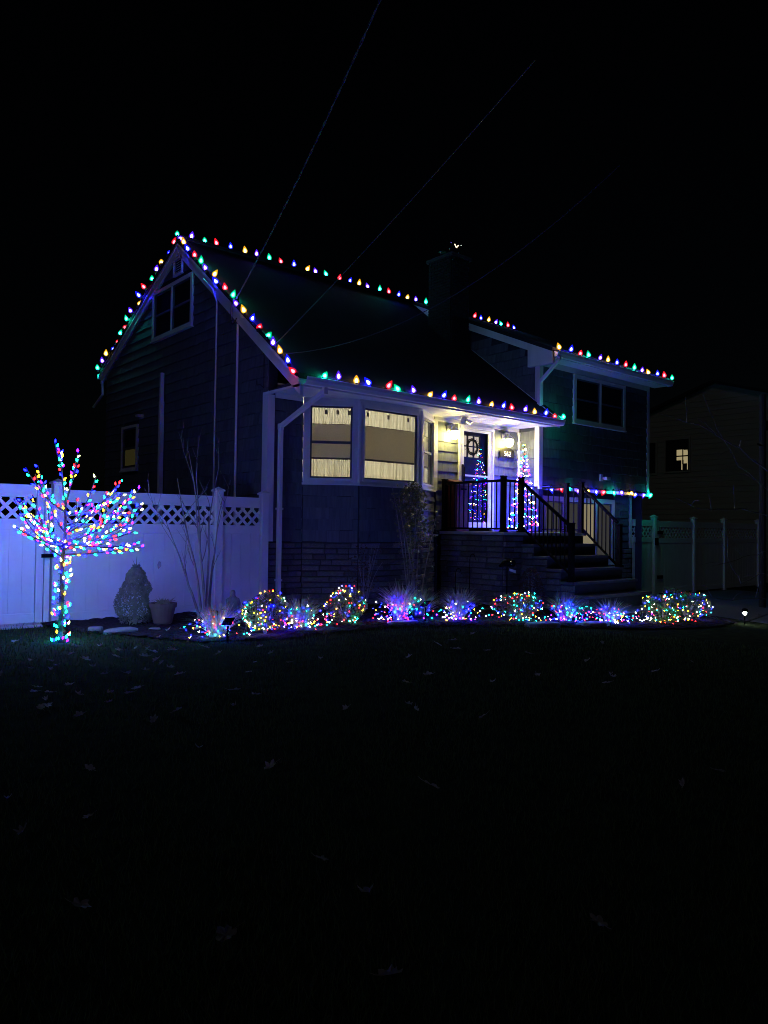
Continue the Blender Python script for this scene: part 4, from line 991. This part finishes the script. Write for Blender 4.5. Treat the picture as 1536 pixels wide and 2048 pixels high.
trail('stray lights on the mulch between the dry grass and low shrub', [(7.6, 7.95), (8.4, 7.5), (8.75, 7.15), (9.3, 7.05)], 26, 223, ['amber', 'white', 'red', 'green'])
trail('stray lights on the mulch at the foot of the steps', [(9.4, 7.1), (10.1, 6.7), (10.9, 6.5), (11.2, 6.4)], 44, 224, ['blue', 'blue', 'white', 'violet', 'red'])

# conifer
cx, cy = 4.05, 9.92; cz = gz(cx, cy)
cf_ = thing('dwarf_conifer', 'dense grey green dwarf conifer standing before the white fence', 'shrub', (cx, cy, cz))
rc = random.Random(31); lump = [(rc.uniform(0, 6.28), rc.uniform(.1, .95), rc.uniform(-.06, .09)) for _ in range(40)]
def cone_r(a, t):
    base = .222*(1-(max(0, t-.22)/.81)**2.1)*(.86+.14*min(1, t/.2)) if t < 1.03 else .02
    for (la, lt, lv) in lump:
        da = (a-la+PI) % (2*PI)-PI; base += lv*math.exp(-(da*1.6)**2-((t-lt)*7)**2)
    return max(.015, base)
def cfn(r):
    t = min(1.05, r.random()**.8*1.05); a = r.uniform(0, 6.283); q = cone_r(a, t)*(1-abs(r.gauss(0, .10))); 
    p = (cx+math.cos(a)*q, cy+math.sin(a)*q, cz+.03+t*.74); d = Vector((math.cos(a), math.sin(a), .5))
    return p, d+rdir(r)*1.0, .019*r.uniform(.6, 1.3), .4
quads(6500, cfn, 'thuja', 'foliage', cf_, 32)
MB().tube([(cx, cy, cz-.05), (cx, cy, cz+.7)], [.03, .008], 6).build('trunk', 'bark', cf_)
ld = MB(); ld.tube([(cx, cy, cz+.72), (cx+.01, cy, cz+.92)], [.008, .003], 5).tube([(cx, cy, cz+.78), (cx-.05, cy, cz+.88)], [.005, .002], 4).tube([(cx, cy, cz+.76), (cx+.06, cy, cz+.85)], [.005, .002], 4); ld.build('leader', 'thuja', cf_)
# pot
px, py = 4.33, 9.66; pz = gz(px, py)+.02
pot = thing('flower_pot', 'terracotta flower pot with withered plants between conifer and bare tree', 'pot', (px, py, pz))
MB().lathe([(.11, .0), (.125, .02), (.165, .22), (.16, .22), (.18, .222), (.185, .28), (.165, .282), (.16, .25), (.01, .245)], 20, (px, py, pz)).build('pot', 'terracotta', pot)
rp = random.Random(9); pm = MB()
for i in range(60):
    a = rp.uniform(0, 6.28); s = rp.uniform(.02, .2); pm.tube([(px+rp.uniform(-.1, .1), py+rp.uniform(-.1, .1), pz+.245), (px+math.cos(a)*s*.7, py+math.sin(a)*s*.7, pz+.31), (px+math.cos(a)*s, py+math.sin(a)*s, pz+.30+rp.uniform(-.02, .06))], [.005, .004, .001], 4)
pm.build('withered_stems', 'duskgrass', pot)
# multi-stem bare tree in front of the fence
bx0, by0 = 5.14, 9.95; bz0 = gz(bx0, by0)
BT = thing('bare_tree', 'leafless multi stemmed tree fanning up before the white fence', 'tree', (bx0, by0, bz0))
rb_ = random.Random(21)
stems = [(-.55, 2.05, .06), (-.36, 2.45, .0), (-.12, 2.3, .15), (.06, 2.2, -.1), (.30, 1.8, -.06), (-.75, 1.45, -.05)]
def twig(a, d, l, r, depth):
    pts = [a]; p = a; dd = d.normalized(); n = 6
    for i in range(n):
        dd = (dd+Vector((rb_.uniform(-.13, .13), rb_.uniform(-.13, .13), rb_.uniform(-.02, .10)))).normalized(); p = p+dd*l/n; pts.append(p)
        if depth and i > 1 and rb_.random() < .6:
            twig(p, dd+Vector((rb_.uniform(-.7, .7), rb_.uniform(-.5, .5), rb_.uniform(-.1, .3))), l*rb_.uniform(.28, .5), r*(1-i/n)*.5+.0014, depth-1)
    MB().tube(pts, [r*(1-.85*i/n)+.001 for i in range(n+1)], 5).build('branch', 'bark', BT)
for i, (dx, hh, dy) in enumerate(stems):
    ox = bx0+(-.10+.032*i if i < 5 else -.12)
    a = Vector((ox, by0+rb_.uniform(-.05, .05), bz0-.03)); d = Vector((dx*.72, dy, hh)); L = d.length
    pts = [a]; p = a; dd = Vector((dx*.15, dy*.3, 1)).normalized(); n = 11; tgt = a+d
    for j in range(n):
        dd = (dd*.6+(tgt-p).normalized()*.5+Vector((rb_.uniform(-.1, .1), rb_.uniform(-.1, .1), 0))).normalized(); p = p+dd*L/n; pts.append(p)
        if j > 2 and rb_.random() < .45: twig(p, dd+Vector((rb_.choice((-1, 1))*rb_.uniform(.25, .7), rb_.uniform(-.4, .4), rb_.uniform(0, .2))), rb_.uniform(.3, .75), .006*(1-j/n)+.0026, 1)
    MB().tube(pts, [.019*(1-.88*j/n)+.002 for j in range(n+1)], 6).build('stem', 'bark', BT, None, True)
lm = MB(); lm.add([(4.37, by0-.02, -.60), (4.41, by0-.03, -.56), (4.42, by0, -.50), (4.39, by0+.01, -.49), (4.36, by0-.01, -.54)], [(0, 1, 2, 3, 4)]); lm.build('hanging_leaf', 'leaf', BT)
# flat stones
def rock(x, y, rx, ry, h, label, rot=0, seed=1):
    r = random.Random(seed); m = MB(); n = 12; z = gz(x, y)+.015; rad = [r.uniform(.82, 1.1) for _ in range(n)]
    for (s, zz) in ((1.0, -.03), (1.0, h*.6), (.88, h)):
        for j in range(n):
            a = 2*PI*j/n; ux, uy = rx*rad[j]*s*math.cos(a), ry*rad[j]*s*math.sin(a)
            m.v.append((x+ux*math.cos(rot)-uy*math.sin(rot), y+ux*math.sin(rot)+uy*math.cos(rot), z+zz))
    m.f = [(i*n+j, i*n+(j+1) % n, (i+1)*n+(j+1) % n, (i+1)*n+j) for i in range(2) for j in range(n)]+[tuple(2*n+j for j in range(n))]; m.m = [0]*len(m.f)
    return tag(m.build('flat_stone', 'rock', None), label, 'stone', 'stones in the garden bed')
rock(3.62, 9.30, .25, .16, .03, 'long flat stone lying on the mulch before the conifer', .3, 1)
rock(3.38, 9.52, .09, .07, .05, 'small rounded pale stone beside the long flat stone', 0, 2)
rock(4.02, 9.22, .09, .05, .02, 'little pale flat stone in front of the flower pot', 0, 3)
rock(8.9, 6.82, .30, .15, .05, 'dark flat stone edging the bed before the low shrub', -.4, 4)
rock(9.75, 6.55, .28, .14, .05, 'dark flat stone edging the bed at the foot of the steps', -.4, 5)
rock(7.1, 7.9, .26, .12, .03, 'flat stone edging the bed before the spiky grass clump', -.1, 6)
# seated statue
sx, sy = 5.42, 9.72; sz = gz(sx, sy)+.02
stt = thing('seated_statue', 'small stone seated meditating statue before the fence', 'statue', (sx, sy, sz))
sm = MB(); sm.lathe([(.17, 0), (.18, .03), (.16, .06), (.15, .07)], 16, (sx, sy, sz)); sm.build('plinth', 'statue', stt)
def skin_body(name, verts, edges, rads, mat, parent, sub=2):
    o0 = Vector(verts[0]); me = bpy.data.meshes.new(name); me.from_pydata([tuple(Vector(v)-o0) for v in verts], edges, [])
    o = bpy.data.objects.new(name, me); link(o, parent, o0)
    sk = o.modifiers.new('skin', 'SKIN'); ss = o.modifiers.new('sub', 'SUBSURF'); ss.levels = sub; ss.render_levels = sub
    for v_, r in zip(me.skin_vertices[0].data, rads): v_.radius = (r, r)
    me.skin_vertices[0].data[0].use_root = True
    me.materials.append(M[mat]); return o
bv = [(sx, sy, sz+.12), (sx, sy, sz+.20), (sx, sy, sz+.27), (sx, sy, sz+.315), (sx, sy, sz+.37), (sx, sy, sz+.41),
      (sx-.085, sy, sz+.26), (sx-.10, sy-.02, sz+.18), (sx-.03, sy-.09, sz+.145), (sx+.085, sy, sz+.26), (sx+.10, sy-.02, sz+.18), (sx+.03, sy-.09, sz+.145),
      (sx-.13, sy-.05, sz+.10), (sx-.02, sy-.12, sz+.09), (sx+.13, sy-.05, sz+.10), (sx+.02, sy-.11, sz+.10)]
be = [(0, 1), (1, 2), (2, 3), (3, 4), (4, 5), (2, 6), (6, 7), (7, 8), (2, 9), (9, 10), (10, 11), (0, 12), (12, 13), (0, 14), (14, 15)]
skin_body('figure', bv, be, [.085, .065, .065, .028, .048, .018, .03, .026, .02, .03, .026, .02, .045, .035, .045, .035], 'statue', stt)
# solar panel stakes
def solar(x, y, h, label, seed):
    z = gz(x, y); t = thing('solar_stake', label, 'solar panel', (x, y, z), 'solar panels for the lights')
    MB().tube([(x, y, z-.05), (x, y, z+h)], .014, 6).build('stake', 'pv', t)
    n = Vector((.1, .55, .7)).normalized(); u = Vector((1, -.1, 0)).normalized(); w = n.cross(u).normalized(); c = Vector((x, y, z+h+.05)); u, w = u*.06, w*.07
    tk = n*.008
    MB().hexa([c-u-w-tk, c+u-w-tk, c+u+w-tk, c-u+w-tk, c-u-w+tk, c+u-w+tk, c+u+w+tk, c-u+w+tk]).build('panel', 'pv', t)
solar(4.28, 7.78, .20, 'black solar panel on a stake before the pale tufted grass', 1)
solar(7.50, 7.86, .22, 'black solar panel on a stake before the spiky grass clump', 2)
# rose bush against the bay
rx0, ry0 = 9.05, 9.75; rz0 = gz(rx0, ry0)
RO = thing('rose_bush', 'tall leggy bush with glossy leaves below the bay window corner', 'shrub', (rx0, ry0, rz0))
rr_ = random.Random(41); tips = []
for i in range(9):
    a = Vector((rx0+rr_.uniform(-.1, .1), ry0+rr_.uniform(-.1, .1), rz0)); top = Vector((rx0-.12+rr_.uniform(-.38, .34), ry0+rr_.uniform(-.2, .15), rz0+rr_.uniform(1.5, 2.22)))
    if i == 8: top = Vector((rx0+.6, ry0+.05, rz0+1.75))
    pts = curve(a, Vector((a.x*.6+top.x*.4, a.y, rz0+1.1)), top, 9); MB().tube(pts, [.013-.0011*j for j in range(9)], 5).build('stem', 'bark', RO); tips.append(pts)
def rfn(r):
    pts = tips[r.randrange(len(tips))]; t = r.random()**.55; i = min(7, int(t*8)); p = pts[i]+(pts[i+1]-pts[i])*r.random()
    o = rdir(r)*r.uniform(.02, .16); return p+o, Vector((r.uniform(-.7, .7), r.uniform(-.9, .3), r.uniform(.1, 1))), r.uniform(.018, .038), .55
quads(520, rfn, 'roseleaf', 'foliage', RO, 43)
def rfn2(r):
    a = rdir(r)*r.uniform(.35, 1)**.6; c = Vector((rx0-.10, ry0-.02, rz0+1.86)) if r.random() < .72 else Vector((rx0+.05, ry0, rz0+1.35))
    return c+Vector((a.x*.30, a.y*.22, a.z*.36)), Vector((r.uniform(-.8, .8), r.uniform(-1, .3), r.uniform(-.1, 1))), r.uniform(.018, .04), .55
quads(1150, rfn2, 'roseleaf', 'leaf_clump', RO, 47)
# dried stalks
hx, hy = 7.75, 9.55; hz = gz(hx, hy); HY = thing('dried_hydrangea', 'dried brown stalks with seed heads against the stone base', 'shrub', (hx, hy, hz))
for i in range(11):
    top = Vector((hx+rr_.uniform(-.28, .3), hy+rr_.uniform(-.2, .2), hz+rr_.uniform(.5, 1.15))); pts = curve(Vector((hx+rr_.uniform(-.06, .06), hy, hz)), Vector((hx+(top.x-hx)*.3, hy, hz+.5)), top, 7)
    MB().tube(pts, [.007-.0006*j for j in range(7)], 5).build('stalk', 'bark', HY)
def hfn(r):
    return Vector((hx-.05, hy, hz+.62))+Vector((r.gauss(0, .14), r.gauss(0, .12), r.gauss(0, .2))), rdir(r), r.uniform(.015, .035), .5
quads(260, hfn, 'brownleaf', 'seed_heads', HY, 44)
shrub('upright_shrub', 'dark brown upright shrub between the stone porch and the steps', 10.75, 8.55, .25, .78, 'brownleaf', 1700, 120)
# shepherd hooks
for i, (x, y, h, label) in enumerate(((9.65, 9.0, 1.02, 'thin metal plant hook with high arch before the stone porch'), (9.35, 9.05, .72, 'thin metal plant hook with low arch before the stone porch'))):
    z = gz(x, y); pts = [(x, y, z-.05), (x, y, z+h*.85)]+[(x+.07-.07*math.cos(a), y, z+h*.85+.1*math.sin(a)) for a in [PI*j/7 for j in range(1, 8)]]
    tag(MB().tube(pts, .006, 5).build('plant_hook', 'iron', None), label, 'plant hook', 'thin plant hooks')
# garden spotlight at the porch corner
gs = thing('garden_spotlight', 'black garden spotlight on a stake at the stone porch corner', 'spotlight', (10.35, 8.75, gz(10.35, 8.75)))
q = Vector((10.35, 8.75, -.62)); MB().tube([(10.35, 8.75, -1.45), q], .012, 6).build('stake', 'iron', gs)
MB().tube([q+Vector((-.15, .05, -.02)), q+Vector((-.06, .02, .03)), q+Vector((.05, -.02, .04)), q+Vector((.13, -.05, .03))], [.02, .055, .07, .06], 10).build('housing', 'iron', gs)
MB().tube([q+Vector((.01, -.075, .045)), q+Vector((.02, -.095, .05))], .035, 10).build('lens', 'steel', gs)
MB().hexa([q+Vector(v) for v in ((.0, -.06, -.10), (.12, -.1, -.14), (.13, -.08, -.14), (.01, -.04, -.10), (.0, -.06, -.055), (.12, -.1, -.09), (.13, -.08, -.09), (.01, -.04, -.055))]).build('tag_plate', 'white', gs)
# small white led path light by the driveway
pl = thing('path_light', 'small lit white path light on a stake by the driveway', 'path light', (13.0, 5.75, gz(13.0, 5.75)))
z = gz(13.0, 5.75); MB().tube([(13.0, 5.75, z-.05), (13.0, 5.75, z+.16)], .012, 6).build('stake', 'iron', pl)
MB().lathe([(.045, .0), (.05, .02), (.045, .05), (.02, .06)], 10, (13.0, 5.75, z+.215)).build('hood', 'iron', pl)
MB().lathe([(.012, .0), (.03, .02), (.034, .045), (.02, .054)], 10, (13.0, 5.75, z+.16)).build('led', 'floodlens', pl, None, True)

# cone shaped light tree on the porch
kx, ky = 12.55, 10.17
KT = thing('cone_light_tree', 'cone shaped tree of string lights on the porch beside the door', 'light tree', (kx, ky, FZ))
rk = random.Random(51); KH = 1.86; KR = .33
MB().tube([(kx, ky, FZ), (kx, ky, KH+FZ)], .012, 6).build('pole', 'iron', KT)
MB().lathe([(KR, 0), (KR+.008, .008), (KR, .016), (KR-.012, .008)], 24, (kx, ky, FZ+.002)).build('base_ring', 'iron', KT)
KM = {c: unit_mesh('cone_bulb_'+c, ms, ['mini_'+c], True) for c in MINI}
wp = []; nb = 0; NT = 15
for i in range(NT*16):
    t = i/(NT*16); hgt = FZ+.03+KH*.98*(1-(1-t)**1.35); rr = KR*(1-(hgt-FZ)/KH)+.012; a = t*NT*2*PI
    p = Vector((kx+math.cos(a)*rr, ky+math.sin(a)*rr, hgt)); wp.append(p)
arc_l = 0; nxt = 0
KC = ['red', 'green', 'blue', 'violet', 'amber', 'white', 'blue']
for p, q in zip(wp, wp[1:]):
    l = (q-p).length
    while nxt < arc_l+l and nb < 235:
        c = p+(q-p)*((nxt-arc_l)/l)+Vector((rk.uniform(-.012, .012), rk.uniform(-.012, .012), rk.uniform(-.035, .035)))
        inst(KM[KC[rk.randrange(7)]], 'bulb', KT, c, (rk.uniform(-1, 1), rk.uniform(-1, 1), 0), (1.0,)*3); nb += 1; nxt += .066
    arc_l += l
MB().tube(wp, .003, 3).build('wire', 'wire', KT)

# bare shrub at the driveway edge
sb = Vector((12.4, 4.75, gz(12.4, 4.75)))
SB = thing('bare_shrub', 'leafless shrub reaching long thin branches over the driveway edge', 'shrub', sb)
rs = random.Random(61)
def sbr(pts, r): MB().tube(pts, [r*(1-.8*i/(len(pts)-1))+.001 for i in range(len(pts))], 5).build('branch', 'bark', SB)
MB().tube([sb-Vector((0, 0, .05)), sb+Vector((.03, .02, .9)), sb+Vector((.1, .1, 1.9)), sb+Vector((.0, .15, 2.6))], [.05, .04, .03, .015], 8).build('trunk', 'bark', SB, None, True)
for base, pts, r in ((2.3, [(12.1, 5.0, .97), (11.3, 5.0, 1.2), (10.66, 5.0, 1.34), (9.93, 5.0, 1.48), (8.85, 5.0, 1.52)], .011), (1.8, [(12.1, 5, .28), (11.2, 5, .37), (10.5, 5.02, .34), (9.93, 5, .33), (9.3, 5, .45)], .009),
                     (.35, [(12.1, 5.0, -1.24), (11.4, 5.0, -1.30), (10.7, 5.0, -1.26), (10.1, 5.0, -1.13), (9.7, 5.02, -1.07)], .010), (.5, [(12.1, 5.1, -1.0), (11.5, 5.15, -1.0), (10.9, 5.2, -.96), (10.5, 5.25, -.82)], .007),
                     (.8, [(12.0, 5.05, -.6), (11.4, 5.1, -.75), (11.1, 5.1, -.5), (10.85, 5.15, -.1)], .006), (1.2, [(12.1, 5, -.28), (11.5, 5, -.32), (10.8, 5.0, -.42), (10.3, 5, -.45)], .006), (2.0, [(12.0, 5, .7), (11.2, 5.05, 1.0), (10.6, 5.1, 1.5), (10.2, 5.1, 1.95)], .006)):
    P0 = [sb+Vector((.03, .05, base))]+[Vector(p) for p in pts]; fine = []
    for i in range(len(P0)-1):
        for j in range(3): fine.append(P0[i]+(P0[i+1]-P0[i])*j/3+Vector((rs.uniform(-.02, .02), rs.uniform(-.02, .02), rs.uniform(-.02, .02)))*(1 if j else .3))
    fine.append(P0[-1]); sbr(fine, r)
    for i in range(4, len(fine)-1, 3):
        e = fine[i]+Vector((rs.uniform(-.5, .1), rs.uniform(-.2, .2), rs.uniform(-.12, .38))); sbr([fine[i], (fine[i]+e)/2+Vector((0, 0, .03)), e], r*.4)

# fallen leaves
LP = [(2.11, 7.68), (1.86, 6.53), (2.5, 7.09), (2.27, 6.04), (1.80, 6.42), (1.87, 5.54), (2.25, 5.13), (3.21, 7.83), (2.94, 8.11), (3.46, 7.51), (2.56, 7.84), (2.84, 6.69), (3.07, 6.67), (1.54, 4.38), (2.4, 3.82), (3.15, 5.58), (3.2, 5.35), (2.9, 5.14), (3.55, 4.6), (4.0, 4.29), (5.39, 5.88), (6.59, 6.39), (7.19, 6.64), (4.53, 6.29), (2.2, 4.36), (1.3, 3.71), (1.01, 3.71), (1.94, 2.67), (1.0, 2.91), (1.33, 2.4), (1.64, 1.86), (2.47, 1.63), (4.16, 2.18), (4.57, 2.17), (2.95, 3.03), (1.91, 2.32), (1.06, 4.17), (6.43, 5.71), (1.73, 7.16), (2.27, 7.58), (2.02, 7.34), (2.31, 8.98), (2.15, 7.2), (2.87, 7.5), (3.3, 7.72), (3.26, 7.5), (3.84, 7.48), (4.38, 7.23)]
rl = random.Random(71)
for i in range(34): LP.append((rl.uniform(1.6, 4.6), rl.uniform(5.2, 8.9)))
for i in range(16): LP.append((rl.uniform(4, 8.5), rl.uniform(3, 6.4)))
def leaf_mesh(seed):
    r = random.Random(seed); m = MB(); m.v.append((0, 0, .012)); n = 20; cr_ = r.uniform(.5, 1.4)
    for j in range(n):
        a = 2*PI*j/n; lobe = .62+.38*abs(math.cos(2.5*a)); q = .055*lobe*r.uniform(.85, 1.1); x, y = q*math.cos(a)*1.15, q*math.sin(a)*.8
        m.v.append((x, y, .010+cr_*9*(y*y)+cr_*3*x*x*(1 if x > 0 else .3)+r.uniform(-.006, .006)))
    m.f = [(0, 1+j, 1+(j+1) % n) for j in range(n)]; m.m = [0]*n
    m.tube([(-.03, 0, .012), (-.075, .004, .014), (-.105, .012, .02)], [.002, .0015, .001], 3)
    return unit_mesh('leaf', m, ['leaf'])
LM = [leaf_mesh(i) for i in range(6)]
for i, (x, y) in enumerate(LP):
    o = inst(LM[i % 6], 'fallen_leaf', None, (x, y, gz(x, y)+.03), (rl.uniform(-.45, .45), rl.uniform(-.45, .45), rl.uniform(0, 6.28)), (rl.uniform(.5, .85), rl.uniform(.42, .78), rl.uniform(.8, 1.5)))
    tag(o, 'dry curled brown leaf lying on the dark lawn', 'leaf', 'fallen leaves on the lawn')
